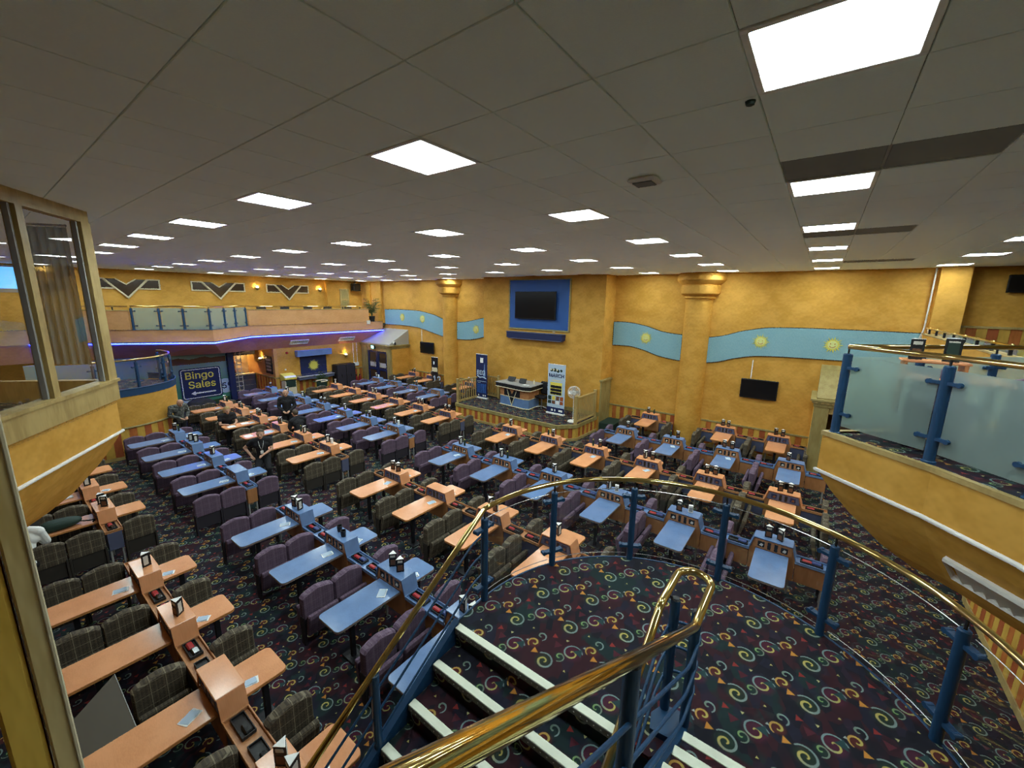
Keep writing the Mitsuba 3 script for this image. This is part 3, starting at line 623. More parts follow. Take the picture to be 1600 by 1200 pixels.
NR = [(0.27, 5.72), (0.95, 5.17), (1.42, 4.60), (1.78, 3.75), (1.97, 2.7)]
glass_run('gallery_balustrade', 'frosted glass balustrade with brass rail on the near side of the right-hand bay', NR, BALC, BALC + 0.98, BALC + 0.10, BALC + 0.87, 'frosted', range(5))
NF = [(0.27, 5.72), (0.92, 6.30), (1.62, 6.98), (2.18, 7.50)]
glass_run('gallery_balustrade', 'glass balustrade with brass rail on the far side of the right-hand bay', NF, BALC, BALC + 0.98, BALC + 0.10, BALC + 0.87, 'frosted', (1, 2, 3))
def low_wall(lab, pts, z1, thick=0.12, mat='wall_paint', n_posts=8, glass=True, rail_h=0.16, skip_cap=False):
    t = thing('gallery_parapet', lab, 'parapet wall')
    part(t, 'wall', slab(lift(pts, BALC), lift(pts, z1), -thick), mat)
    part(t, 'cap', join(*[hullmesh([(*(np.array(q) + n_ * s), z) for q in (pts[i], pts[i + 1]) for s in (-0.02, thick + 0.02) for z in (z1, z1 + 0.03)]) for i in range(len(pts) - 1) for n_ in [np.array([-(np.array(pts[i + 1]) - pts[i])[1], (np.array(pts[i + 1]) - pts[i])[0]]) / np.linalg.norm(np.array(pts[i + 1]) - pts[i])]]), 'timber')
    a, b = np.array(pts[0]), np.array(pts[-1]); d = (b - a) / np.linalg.norm(b - a); n = np.array([-d[1], d[0]]) * (thick / 2)
    part(t, 'rail', rod((*(a + n), z1 + rail_h), (*(b + n), z1 + rail_h), 0.018, 8), 'brass', 40)
    for i in range(n_posts):
        q = a + (b - a) * (i + 0.5) / n_posts + n
        p = part(t, 'bracket', cbox(q[0] - 0.02, q[0] + 0.02, q[1] - 0.02, q[1] + 0.02, z1 + 0.02, z1 + rail_h - 0.015, 0.004), 'black_metal')
        part(p, 'knuckle', trimesh.creation.icosphere(1, 0.032).apply_translation((*q, z1 + rail_h)), 'brass', True)
    if glass: part(t, 'glass_strip', quadstrip([(*(a + n), z1 + 0.04), (*(b + n), z1 + 0.04)], [(*(a + n), z1 + rail_h - 0.03), (*(b + n), z1 + rail_h - 0.03)]), 'clear_glass')
    return t
low_wall('ochre parapet with low brass rail along the far part of the right-hand gallery', [(2.1, 14.85), (2.1, 7.55)], 4.24, 0.12, 'wall_paint', 9)
wgb = 'wall_gallery_back'
for i in range(22):
    part(wgb, 'board', cbox(2.76 + i * 0.19, 2.945 + i * 0.19, 15.38, 15.4, BALC, 4.42, 0.003), ['board_yellow', 'board_orange', 'board_yellow', 'board_red'][i % 4])
part(wgb, 'chair_rail', cbox(2.76, FX1, 15.35, 15.4, 4.42, 4.48, 0.004), 'timber')

# far left gallery with its pointed bay and blue light strip
LP = [(-20.7, 14.85), (-20.7, 7.75), (-18.85, 5.77), (-20.95, 2.95), (-22.2, 1.3), (-22.2, FY0)]
LEDZ = 3.12
struct('floor_gallery_left', extr(LP + [(FX0, FY0), (FX0, 15.4), (-20.7, 15.4)], BALC - 0.12, BALC).apply_translation((-0.08, 0, 0)), 'carpet', label='carpeted floor of the far left gallery')
lf = struct('wall_gallery_left', quadstrip(lift(LP, LEDZ), lift(LP, 3.62)), 'wall_peach', label='peach coloured front of the far left gallery with rose underside')
LIN = [(-21.4, 13.9), (-21.4, 8.3), (-21.15, 6.7), (-21.7, 4.5), (-22.6, 1.9), (-22.6, FY0)]
part(lf, 'underside', quadstrip(lift(LP, LEDZ), lift(LIN, 2.42)), 'wall_rose')
part(lf, 'soffit', extr(LIN + [(FX0, FY0), (FX0, 13.9)], 2.42, 2.44), 'wall_rose')
part(lf, 'edge_cap', quadstrip(lift(offset_line(LP, 0.03), 3.625), lift(offset_line(LP, -0.09), 3.625)), 'blue_steel')
led = thing('light_strip', 'glowing blue light strip along the bottom of the far left gallery', 'light strip')
LL = offset_line(LP[:5], 0.035)
k = part(led, 'tube', tube(lift(LL, LEDZ - 0.01), 0.028, 8), 'white_trim', 40); scene[k]['emitter'] = {'type': 'area', 'radiance': {'type': 'rgb', 'value': LED}}
part(led, 'channel', tube(lift(offset_line(LP[:5], 0.012), LEDZ + 0.03), 0.022, 6), 'blue_steel')
AC, CD = lambda t: (-18.95 - 2.0 * (1 - t), 5.76 - 2.69 * (1 - t)), lambda t: (-18.95 - 1.85 * t, 5.77 + 1.96 * t)
BL = [CD(0.97), CD(0.645), CD(0.35), AC(0.995), AC(0.741), AC(0.515), AC(0.262)]
glass_run('gallery_balustrade', 'frosted glass balustrade around the bay of the far left gallery', BL, 3.62, 4.50, 3.64, 4.44, 'frosted', range(7))
low_wall('peach parapet with low brass rail along the far left gallery', [(-20.7, 7.75), (-20.7, 13.95)], 4.32, 0.12, 'wall_peach', 6)
low_wall('peach parapet with low brass rail left of the far bay', [(-22.1, 1.45), (-20.9, 3.05), (-20.43, 3.67)], 4.32, 0.12, 'wall_peach', 3)
wu = struct('wall_left', box(-23.4, -23.2, FY0, 15.4, BALC, CEIL + 0.014), 'wall_paint', label='ochre upper wall of the far left gallery with V-shaped windows')
struct('trim_1', box(-23.2, -23.02, 12.84, 15.4, BALC, CEIL + 0.014), 'wall_paint')
struct('wall_left_return', box(-23.4, -20.75, 15.1, 15.4, BALC, CEIL + 0.014), 'wall_peach')
for x in (-22.2, -21.1): struct('trim_2', box(x - 0.16, x + 0.16, 14.98, 15.1, BALC, CEIL + 0.014), 'wall_paint')
for n, y in enumerate((4.27, 7.57, 10.76)):
    t = thing('v_window', f'long window with a V-shaped timber frame, {ORD[n + 1]} from the left on the far left upper wall', 'window', 'V-framed windows on the far left upper wall')
    o = (-23.19, y, 4.9); w = 2.15
    V, left = vframe(t, o, YR, w, 0.64, 0.26, -0.08, 'cream', 'dark_pane', 0.06, 0.05)
    for sgn in (1, -1):
        l2 = [(x * sgn, z) for x, z in left]
        part(t, 'bar_trim', prism(shapely.LineString(l2 + [l2[0]]).buffer(0.028, join_style=2), 0, 0.04, o, YR), 'cream')
    part(t, 'notch_trim', prism(shapely.LineString([V[1], V[2], V[3]]).buffer(0.022, join_style=2), 0, 0.04, o, YR), 'cream')
def glow(parent, name, c, r, col, mat='cream'):
    m = trimesh.creation.icosphere(2, r); m.apply_translation(c)
    k = part(parent, name, m, mat, True); scene[k]['emitter'] = {'type': 'area', 'radiance': {'type': 'rgb', 'value': col}}; return k
for y, lab in ((9.21, 'lit wall lamp between the second and third V-shaped windows'), (12.49, 'lit wall lamp right of the third V-shaped window')):
    t = thing('wall_lamp', lab, 'wall lamp', 'lit wall lamps on the upper wall')
    part(t, 'cup', lathe([(0.02, -0.12), (0.10, -0.02), (0.11, 0.0), (0.09, 0.0), (0.03, -0.09)], (-23.08, y, 5.36), 16), 'olive_timber', 40); glow(t, 'bulb', (-23.08, y, 5.40), 0.055, [60, 46, 28])
    part(t, 'plate', cbox(-23.2, -23.15, y - 0.05, y + 0.05, 5.25, 5.40, 0.01), 'olive_timber')
d = struct('door_1', cbox(-23.02, -22.97, 13.62, 14.20, BALC, 5.46, 0.01), 'timber', label='pale panelled door at the end of the far left gallery')
for z in (3.7, 4.3, 4.9): part(d, 'panel', cbox(-22.975, -22.955, 13.72, 14.10, z, z + 0.48, 0.01), 'olive_timber')
t = thing('hanging_speaker', 'black loudspeaker hanging at the far end of the left gallery', 'loudspeaker')
part(t, 'cabinet', hullmesh([(x, y, z) for x in (-22.9, -22.6) for y in (14.3, 14.75) for z in (5.35, 5.78)]), 'black'); part(t, 'bracket', rod((-22.75, 14.5, 5.75), (-22.75, 14.5, CEIL), 0.02, 8), 'black_metal'); part(t, 'grille', cbox(-22.6, -22.58, 14.33, 14.72, 5.38, 5.75, 0.006), 'black_gloss')
rng = random.Random(3)
def palm(name, lab, c, h, n, spread, pot_r=0.2, pot_h=0.3, mat='green_leaf', pot=True, base_z=0.2):
    t = thing(name, lab, 'plant')
    if pot: part(t, 'pot', lathe([(0, 0), (pot_r * 0.75, 0), (pot_r, pot_h), (pot_r * 0.9, pot_h), (0, pot_h * 0.9)], c, 16), 'black', 30)
    for i in range(n):
        a = rng.uniform(0, 2 * math.pi); L = h * rng.uniform(0.6, 1.0); out = spread * rng.uniform(0.25, 1.0)
        P = [np.array([c[0], c[1], c[2] + base_z]) + np.array([math.cos(a) * out * s ** 1.6, math.sin(a) * out * s ** 1.6, L * (s - 0.38 * s ** 3 * out / spread)]) for s in np.linspace(0, 1, 8)]
        part(t, 'stem', tube(P, 0.008, 5), mat, 40)
        side = np.array([-math.sin(a), math.cos(a), 0])
        V, F = [], []
        for j in range(2, 8):
            for sgn in (-1, 1):
                q = P[j]; l = 0.24 * h * (1 - 0.09 * (j - 2)); tip = q + side * sgn * l * 0.8 + (P[j] - P[j - 1]) / np.linalg.norm(P[j] - P[j - 1]) * l * 0.55 - np.array([0, 0, l * 0.25])
                m_ = (q + tip) / 2 + np.array([0, 0, 0.02]); wv = (P[j] - P[j - 1]); wv = wv / np.linalg.norm(wv) * 0.022
                b_ = len(V); V += [q, m_ + wv, tip, m_ - wv]; F += [(b_, b_ + 1, b_ + 2), (b_, b_ + 2, b_ + 3)]
        part(t, 'leaf', trimesh.Trimesh(V, F, process=False), mat)
    return t
palm('potted_palm', 'tall potted palm at the right end of the far left gallery', (-20.92, 14.3, 3.62), 1.35, 15, 0.62, 0.17, 0.3)
solo('wall_box', cbox(-20.70, -20.62, 13.78, 13.98, 3.50, 3.70, 0.01), 'white_trim', 'small white box on the gallery front below the palm', 'wall box')
rng2 = random.Random(8)
for n, y in enumerate((8.6, 9.7, 10.9, 12.0, 13.2)):
    t = thing('gallery_chair', f'dark chair back rising behind the far left parapet, {ORD[n + 1]} from the left', 'chair', 'dark chairs on the far left gallery')
    part(t, 'back', cbox(-21.95, -21.85, y, y + 0.42, 4.05, 4.48, 0.03), 'brown_shell'); part(t, 'seat', cbox(-21.9, -21.45, y, y + 0.42, 3.90, 3.98, 0.02), 'red_plastic')
    for dx in (-0.42, -0.05):
        for dy in (0.03, 0.36): part(t, 'leg', cbox(-21.45 + dx - 0.02, -21.45 + dx + 0.02, y + dy, y + dy + 0.03, BALC, 3.91, 0.004), 'black_metal')

# ground floor under the far left gallery
wl = struct('wall_left_lower', box(-21.6, -21.4, 8.95, 15.1, 0, 2.42), 'wall_paint', label='ochre wall with blue shuttered hatch under the far left gallery')
boards(wl, (8.97, 13.75), lambda s0, s1, d0, d1, z0, z1: cbox(-21.4 + d0, -21.4 + d1, s0, s1, z0, z1, 0.003))
wl2 = struct('wall_kiosk_side', box(-24.6, -21.4, 8.95, 9.1, 0, 2.42), 'wall_peach', label='side wall of the kiosk opening')
boards(wl2, (-23.7, -21.42), lambda s0, s1, d0, d1, z0, z1: cbox(s0, s1, 8.95 - d1, 8.95 - d0, z0, z1, 0.003))
struct('wall_kiosk_back', box(-24.8, -24.6, 6.9, 9.1, 0, 2.42), 'cream', label='warm lit back wall of the kiosk')
wm = struct('wall_mural', hullmesh([(x, y, z) for x, y in ((-21.75, 1.0), (-22.05, 7.2), (-21.95, 1.0), (-22.25, 7.2)) for z in (0, 2.42)]), 'mural_green', label='green and blue mural wall behind the Bingo Sales sign')
md = np.array([-22.05 + 21.75, 6.2, 0]); md /= np.linalg.norm(md)
mo = lambda y, z: np.array([-21.75 - 0.3 * (y - 1.0) / 6.2, y, z])
part(wm, 'bingo_ball', prism(Point(0, 0).buffer(0.34, 20), 0.0, 0.006, mo(6.98, 0.8), md), 'pale_blue'); text(wm, '59', 0.26, mo(6.80, 0.68) + np.array([0.008, 0, 0]), md, UP, 'navy')
part(wm, 'bingo_ball', prism(Point(0, 0).buffer(0.3, 20), 0.0, 0.006, mo(5.4, 0.15), md), 'pale_blue')
part(wm, 'grass', prism([(0, 0), (2.2, 0), (2.2, 0.28), (1.4, 0.2), (0.6, 0.32), (0, 0.22)], 0.0, 0.004, mo(4.9, 0.0), md), 'green_leaf')
part(wm, 'skyline', prism([(0, 0), (2.3, 0), (2.3, 0.25), (1.7, 0.22), (1.5, 0.3), (0.9, 0.2), (0.5, 0.3), (0, 0.2)], 0.0, 0.004, mo(4.8, 1.95), md), 'brown_print')
sg = thing('bingo_sign', 'big navy sign reading Bingo Sales with an arrow on the mural wall', 'sign')
so = mo(5.27, 0.38) + np.array([0.012, 0, 0]); SW, SH = 1.55, 1.38
rr = lambda w, h, r, i=0: shapely.box(r + i, r + i, w - r - i, h - r - i).buffer(r)
part(sg, 'board', prism(rr(SW, SH, 0.1), 0, 0.03, so, md), 'navy')
bo = shapely.affinity.translate(rr(SW - 0.08, SH - 0.08, 0.09), 0.04, 0.04); part(sg, 'border', prism(bo.difference(bo.buffer(-0.03)), 0.03, 0.034, so, md), 'white_paper')
sn = np.cross(md, UP)
text(sg, 'Bingo', 0.30, so + md * 0.16 + np.array([0, 0, 0.92]) + sn * 0.03, md, UP, 'yellow_print'); text(sg, 'Sales', 0.30, so + md * 0.25 + np.array([0, 0, 0.50]) + sn * 0.03, md, UP, 'yellow_print')
part(sg, 'arrow', prism([(0.32, 0.26), (0.50, 0.36), (0.50, 0.29), (1.28, 0.29), (1.28, 0.23), (0.50, 0.23), (0.50, 0.16)], 0.03, 0.036, so, md), 'white_paper')
t = thing('kiosk_pillar', 'square navy pillar between the mural and the kiosk', 'pillar'); part(t, 'shaft', cbox(-22.1, -21.85, 7.12, 7.36, 0, 2.42, 0.01), 'navy'); part(t, 'base', cbox(-22.12, -21.82, 7.1, 7.38, 0, 0.08, 0.008), 'black')
t = thing('leaflet_rack', 'white wire leaflet rack beside the navy pillar', 'rack')
for i in range(10): part(t, 'wire_shelf', cbox(-22.2, -22.16, 7.40, 7.78, 0.22 + i * 0.21, 0.245 + i * 0.21, 0.004), 'grid_white')
for y in (7.41, 7.59, 7.77): part(t, 'upright', cbox(-22.2, -22.17, y - 0.012, y + 0.012, 0, 2.3, 0.004), 'grid_white')
t = thing('kiosk_counter', 'slate blue kiosk counter with pale wooden top', 'counter')
part(t, 'front', cbox(-23.95, -23.75, 7.3, 8.93, 0.05, 0.90, 0.006), 'slate_blue'); part(t, 'worktop', cbox(-24.0, -23.68, 7.3, 8.93, 0.90, 0.96, 0.01), 'cream'); part(t, 'plinth', cbox(-23.93, -23.78, 7.3, 8.93, 0, 0.05, 0.004), 'black')
for z in (0.35, 0.62): part(t, 'batten', cbox(-23.75, -23.735, 7.32, 8.91, z, z + 0.02, 0.003), 'grey_plastic')
t = thing('kiosk_fascia', 'dark blue box fascia above the kiosk opening', 'fascia'); part(t, 'box', cbox(-23.9, -23.5, 7.5, 8.93, 2.02, 2.40, 0.01), 'navy'); part(t, 'lip', cbox(-23.92, -23.48, 7.5, 8.93, 1.98, 2.02, 0.006), 'black')
t = thing('cash_till', 'black till on the kiosk counter', 'till'); part(t, 'body', cbox(-23.95, -23.72, 7.75, 8.05, 0.96, 1.08, 0.02), 'black'); part(t, 'screen', hullmesh([(-23.9, y, 1.08) for y in (7.76, 8.04)] + [(-23.85, y, 1.08) for y in (7.76, 8.04)] + [(-23.97, y, 1.26) for y in (7.76, 8.04)] + [(-23.93, y, 1.27) for y in (7.76, 8.04)]), 'black_gloss')
for y in (7.25, 7.75, 8.2): part('wall_kiosk_back', 'post', cbox(-24.6, -24.55, y, y + 0.12, 0, 2.42, 0.004), 'orange_wood')
t = thing('kiosk_lamp', 'warm ceiling lamp inside the kiosk', 'lamp'); part(t, 'housing', cbox(-24.45, -24.2, 7.6, 8.6, 2.36, 2.42, 0.01), 'white_trim')
k = part(t, 'tube', box(-24.42, -24.23, 7.65, 8.55, 2.345, 2.36), 'white_trim'); scene[k]['emitter'] = {'type': 'area', 'radiance': {'type': 'rgb', 'value': WARM}}
t = thing('framed_notice', 'dark framed notice on the kiosk side wall', 'notice'); part(t, 'frame', cbox(-22.35, -21.62, 8.915, 8.95, 1.12, 2.0, 0.006), 'black')
for i in range(4): part(t, 'text_block', box(-22.24, -21.74, 8.91, 8.916, 1.26 + i * 0.17, 1.36 + i * 0.17), 'grey_plastic')
def sconce(lab, c, nrm):
    t = thing('wall_sconce', lab, 'wall lamp', 'lit brass wall sconces')
    c = np.array(c, float); nrm = np.array(nrm, float); q = c + nrm * 0.11
    part(t, 'cup', lathe([(0.02, -0.16), (0.06, -0.10), (0.13, 0.02), (0.12, 0.02), (0.05, -0.09)], tuple(q), 18), 'brass', 40); part(t, 'arm', rod(c, q - (0, 0, 0.08), 0.014, 8), 'brass', 40)
    glow(t, 'bulb', q + (0, 0, 0.02), 0.05, [95, 62, 24])
sconce('lit brass uplight sconce right of the sun shutter', (-21.4, 12.75, 1.78), (1, 0, 0)); sconce('lit brass uplight sconce on the kiosk side wall', (-22.75, 8.95, 1.80), (0, -1, 0))
sh = thing('hatch_shutter', 'navy roller shutter with a yellow sun under the far left gallery', 'shutter')
part(sh, 'curtain', cbox(-21.4, -21.36, 10.2, 11.6, 0.88, 1.95, 0.004), 'navy'); part(sh, 'head_box', cbox(-21.4, -21.1, 9.97, 11.82, 1.93, 2.24, 0.012), 'blue_top'); part(sh, 'sill', cbox(-21.4, -21.08, 9.95, 11.86, 0.72, 0.86, 0.012), 'slate_blue'); part(sh, 'sill_top', cbox(-21.4, -21.05, 9.93, 11.88, 0.86, 0.89, 0.006), 'grey_plastic')
for i in range(13): part(sh, 'slat', cbox(-21.365, -21.352, 10.21, 11.59, 0.90 + i * 0.08, 0.965 + i * 0.08, 0.005), 'navy')
sun(sh, (-21.35, 10.88, 1.40), 0.33, face=False, R=YR)
t = thing('fire_alarm', 'small red alarm sounder on the wall left of the shutter', 'alarm'); part(t, 'body', lathe([(0, 0), (0.06, 0.0), (0.05, 0.05), (0, 0.05)], (0, 0, 0), 14).apply_transform(trimesh.transformations.rotation_matrix(math.pi / 2, (0, 1, 0))).apply_translation((-21.4, 9.58, 2.16)), 'red_plastic', 30)
solo('call_point', cbox(-21.4, -21.36, 9.40, 9.48, 1.28, 1.36, 0.008), 'white_trim', 'small white round switch on the wall left of the shutter', 'switch')
t = thing('black_cabinet', 'tall black two door cabinet right of the sun shutter', 'cabinet')
part(t, 'body', cbox(-21.35, -20.85, 11.88, 13.0, 0.0, 1.32, 0.01), 'black')
for y0, y1 in ((11.91, 12.42), (12.46, 12.97)):
    p = part(t, 'door', cbox(-20.86, -20.835, y0, y1, 0.08, 1.28, 0.006), 'dark_shell'); part(p, 'handle', cbox(-20.835, -20.82, (y0 + y1) / 2 - 0.01, (y0 + y1) / 2 + 0.01, 0.6, 0.8, 0.003), 'black_gloss')
palm('potted_bush', 'dark bushy potted plant below the sun shutter', (-20.35, 10.75, 0.0), 1.1, 24, 0.42, 0.2, 0.3, 'green_leaf')
for n, y in enumerate((9.66, 12.28)):
    t = thing('air_vent', f'white framed air vent in the rose underside, {("left above the shutter", "right above the cabinet")[n]}', 'air vent', 'white air vents in the rose underside')
    a = np.array([-20.7, 0, LEDZ]); b = np.array([-21.4, 0, 2.42]); u = (b - a) / np.linalg.norm(b - a); nrm = np.array([-u[2], 0, u[0]]); nrm *= np.sign(nrm[0])
    P_ = lambda yy, s, e: np.array([0, yy, 0]) + a + u * s + nrm * e
    part(t, 'frame', join(*[hullmesh([P_(yy, s, e) for yy in ys for s in ss for e in (0, 0.03)]) for ys, ss in (((y, y + 0.92), (0.44, 0.48)), ((y, y + 0.92), (0.70, 0.74)), ((y, y + 0.05), (0.44, 0.74)), ((y + 0.87, y + 0.92), (0.44, 0.74)))]), 'white_trim')
    part(t, 'backing', hullmesh([P_(yy, s, e) for yy in (y, y + 0.92) for s in (0.45, 0.73) for e in (0, 0.006)]), 'grey_plastic')
    for i in range(8): part(t, 'vane', hullmesh([P_(yy, s, e) for yy in (y + 0.07 + i * 0.1, y + 0.12 + i * 0.1) for s in (0.48, 0.70) for e in (0.004, 0.02)]), 'white_trim')
t = thing('wall_ducting', 'pair of pale vertical ducts on the wall left of the double door', 'duct')
for y in (13.25, 13.48): part(t, 'duct', cbox(-21.4, -21.37, y, y + 0.025, 1.25, 2.42, 0.004), 'white_trim')
part(t, 'socket_box', cbox(-21.4, -21.33, 13.22, 13.55, 1.08, 1.28, 0.01), 'white_trim')
for n, y in enumerate((13.28, 13.50)):
    t = thing('fire_extinguisher', f'red fire extinguisher by the double door, {("left", "right")[n]} one of two', 'fire extinguisher', 'red fire extinguishers')
    part(t, 'cylinder', lathe([(0, 0.02), (0.07, 0.02), (0.075, 0.05), (0.075, 0.42), (0.03, 0.50), (0.02, 0.52), (0, 0.52)], (-21.28, y + 0.02, 0), 16), 'red_plastic', 30); part(t, 'valve', cbox(-21.31, -21.24, y - 0.005, y + 0.045, 0.52, 0.58, 0.006), 'black_metal')
t = thing('drinks_dispenser', 'pale dispenser machine with a yellow sloping top by the kiosk corner', 'dispenser')
part(t, 'body', cbox(-21.3, -20.85, 9.14, 9.68, 0, 0.82, 0.02), 'cream'); part(t, 'hood', hullmesh([(x, y, z) for y in (9.12, 9.70) for x, z in ((-21.32, 0.80), (-21.32, 1.16), (-21.05, 1.12), (-20.82, 0.98), (-20.82, 0.9))]), 'yellow_print'); part(t, 'front_panel', hullmesh([(x, y, z) for y in (9.18, 9.64) for x, z in ((-20.85, 0.5), (-20.84, 0.5), (-20.83, 0.86), (-20.86, 0.86))]), 'dark_green'); part(t, 'label_strip', hullmesh([(x, y, z) for y in (9.14, 9.68) for x, z in ((-20.95, 1.06), (-20.83, 0.98), (-20.82, 0.975), (-20.82, 1.0), (-20.94, 1.075))]), 'white_paper')

# lobby portals in both far corners
def portal(lab, xs, xw, yf, side):
    """xs: x of the free side face, xw: wall it ends at; yf: front"""
    t = thing('lobby_portal', lab, 'lobby'); x0, x1 = min(xs, xw), max(xs, xw); s = 1 if xs > xw else -1
    part(t, 'wall', join(box(xs - 0.12 * s, xs, yf + 0.1, WALLY, 0, 2.4)), 'wall_paint')
    part(t, 'pilaster', cbox(xs - 0.34 * s, xs + 0.0 * s, yf, yf + 0.14, 0, 2.3, 0.01), 'olive_timber'); part(t, 'pilaster', cbox(xw, xw + 0.5 * s, yf, yf + 0.14, 0, 2.3, 0.01), 'olive_timber')
    for i, (e, z0, z1) in enumerate(((0.02, 2.20, 2.30), (0.06, 2.30, 2.36), (0.10, 2.36, 2.42))):
        part(t, 'cornice', cbox(xw, xs + e * s, yf - e, WALLY, z0, z1, 0.006), 'olive_timber')
    for i in range(int(abs(xs - xw) / 0.12)): part(t, 'dentil', box(xs - (0.02 + i * 0.12) * s, xs - (0.08 + i * 0.12) * s, yf - 0.075, yf - 0.05, 2.305, 2.345), 'timber')
    part(t, 'roof', hullmesh([(x, y, z) for x in (xw, xs - 0.03 * s) for y, z in ((yf - 0.02, 2.42), (yf - 0.02, 2.46), (WALLY, 3.22), (WALLY, 2.42))]), 'grey_roller' if side == 'l' else 'olive_timber')
    part(t, 'frame', join(cbox(xw + 0.5 * s, xs - 0.34 * s, yf + 0.04, yf + 0.12, 2.02, 2.2, 0.006)), 'timber')
    return t, s
pt, s = portal('olive timber lobby with sloping roof around the double door in the far left corner', -18.66, -21.35, 13.77, 'l')
def double_door(n, x0, x1, y):
    d = struct(f'door_{n}', box(x0, x1, y + 0.06, y + 0.10, 0, 2.02), 'dark_pane', label='navy framed glazed double door')
    xm = (x0 + x1) / 2
    for a, b in ((x0, xm - 0.01), (xm + 0.01, x1)):
        for (p, q, z0, z1) in ((a, a + 0.13, 0, 2.02), (b - 0.13, b, 0, 2.02), (a + 0.13, b - 0.13, 0, 0.12), (a + 0.13, b - 0.13, 1.92, 2.02), (a + 0.13, b - 0.13, 0.92, 1.06)):
            part(d, 'frame', cbox(p, q, y + 0.02, y + 0.07, z0, z1, 0.005), 'navy')
        part(d, 'handle', rod((b - 0.2 if a == x0 else a + 0.2, y - 0.01, 1.1), (b - 0.2 if a == x0 else a + 0.2, y - 0.01, 1.45), 0.015, 8), 'steel', 40)
        part(d, 'notice', box(a + 0.16, b - 0.16, y + 0.045, y + 0.058, 1.1, 1.36), 'grid_white')
double_door(2, -20.82, -19.02, 13.81)
t = thing('exit_sign', 'small glowing green exit sign above the double door at the far left', 'exit sign')
part(t, 'case', cbox(-20.24, -19.92, 13.66, 13.74, 2.14, 2.36, 0.01), 'dark_green')
k = part(t, 'face', box(-20.20, -19.96, 13.652, 13.66, 2.17, 2.33), 'white_trim'); scene[k]['emitter'] = {'type': 'area', 'radiance': {'type': 'rgb', 'value': [0.5, 2.6, 2.2]}}
part(t, 'figure', prism([(0.03, 0.02), (0.07, 0.09), (0.06, 0.12), (0.09, 0.13), (0.10, 0.09), (0.09, 0.02)], 0, 0.004, (-20.17, 13.652, 2.175)), 'dark_green')
t = thing('security_camera', 'small dark camera on the far left lobby roof', 'camera'); part(t, 'body', rod((-18.55, 14.05, 2.56), (-18.35, 13.9, 2.52), 0.05, 10), 'black'); part(t, 'mount', cbox(-18.7, -18.55, 14.0, 14.12, 2.5, 2.6, 0.008), 'white_trim')
portal('olive timber lobby with dentil cornice in the far right corner', 0.12, 2.56, 13.75, 'r')
double_door(3, 0.62, 2.2, 13.79)

# round mid-level landing far left, with clear glass and brass rail
rc, rR = np.array([-18.25, 2.32]), 1.88
arc = lambda R, a0, a1, n, z, c=rc: [(c[0] + R * math.cos(a), c[1] + R * math.sin(a), z) for a in np.radians(np.linspace(a0, a1, n))]
rl = thing('round_landing', 'round ochre landing block with striped boards far left behind the booth', 'landing')
part(rl, 'drum', quadstrip(arc(rR, -70, 130, 50, 0), arc(rR, -70, 130, 50, 1.92)), 'wall_paint', True)
part(rl, 'deck', extr(Polygon([(q[0], q[1]) for q in arc(rR - 0.02, 0, 360, 60, 0)[:-1]]), 1.80, 1.90), 'carpet')
part(rl, 'blue_band', quadstrip(arc(rR + 0.02, -70, 130, 50, 1.90), arc(rR + 0.02, -70, 130, 50, 2.12)), 'blue_steel', True)
part(rl, 'band_edge', tube(arc(rR + 0.02, -70, 130, 50, 2.12), 0.02, 6), 'blue_steel', 40)
part(rl, 'chair_rail', tube(arc(rR + 0.02, -70, 130, 50, 0.95), 0.03, 6), 'olive_timber', 40)
for i in range(34):
    a0, a1 = -70 + i * 200 / 34 + 0.15, -70 + (i + 1) * 200 / 34 - 0.15
    part(rl, 'board', slab(arc(rR + 0.004, a0, a1, 3, 0.1), arc(rR + 0.004, a0, a1, 3, 0.92), -0.014), ['board_yellow', 'board_orange', 'board_yellow', 'board_red'][i % 4])
part(rl, 'skirting', quadstrip(arc(rR + 0.03, -70, 130, 50, 0), arc(rR + 0.03, -70, 130, 50, 0.1)), 'timber', True)
angs = [-40, -8, 24, 54, 84, 112]
pts = [tuple(arc(rR - 0.06, a, a, 1, 0)[0][:2]) for a in np.linspace(-40, 112, 26)]
rg = thing('landing_balustrade', 'clear glass balustrade with brass rail around the far left round landing', 'railing')
part(rg, 'handrail', tube(lift(pts, 2.98), RAIL_R, 12), 'brass', 40)
for i in range(0, 25, 5): part(rg, 'glass_pane', quadstrip(lift(pts[i:i + 6], 2.16), lift(pts[i:i + 6], 2.86)), 'clear_glass', True)
for i in range(0, 26, 5):
    p = post(rg, *pts[i], 1.92, 1.03); j = min(i + 1, 25); d = np.array(pts[j]) - np.array(pts[j - 1])
    for z in (2.3, 2.75): clamp(p, *pts[i], z, d[0], d[1])

# ------------------------------------------------------------------ glazed booth at the left
BD = np.array([0.84, -0.54]); BD /= np.linalg.norm(BD); BA = np.array([-7.58, 1.10])
BP = [tuple(BA + BD * 4.2), tuple(BA), (-9.0, -0.40), (-9.0, FY0)]
bt = thing('glazed_booth', 'timber framed glazed booth with ochre sloping hull at the left edge', 'booth')
part(bt, 'front', quadstrip(lift(BP, BALC - 0.45), lift(BP, BALC)), 'wall_paint'); part(bt, 'underside', hull_mesh(BP, BALC - 0.45), 'wall_paint')
part(bt, 'soffit', extr([tuple(q) for q in offset_line(BP, 0.8)] + [(-4.0, FY0)], BALC - 1.39, BALC - 1.37), 'wall_paint')
part(bt, 'trim', tube(lift(offset_line(BP, -0.01), BALC - 0.45), 0.02, 8), 'white_trim', 40); part(bt, 'deck', extr(BP + [(-4.05, FY0)], BALC - 0.05, BALC), 'carpet')
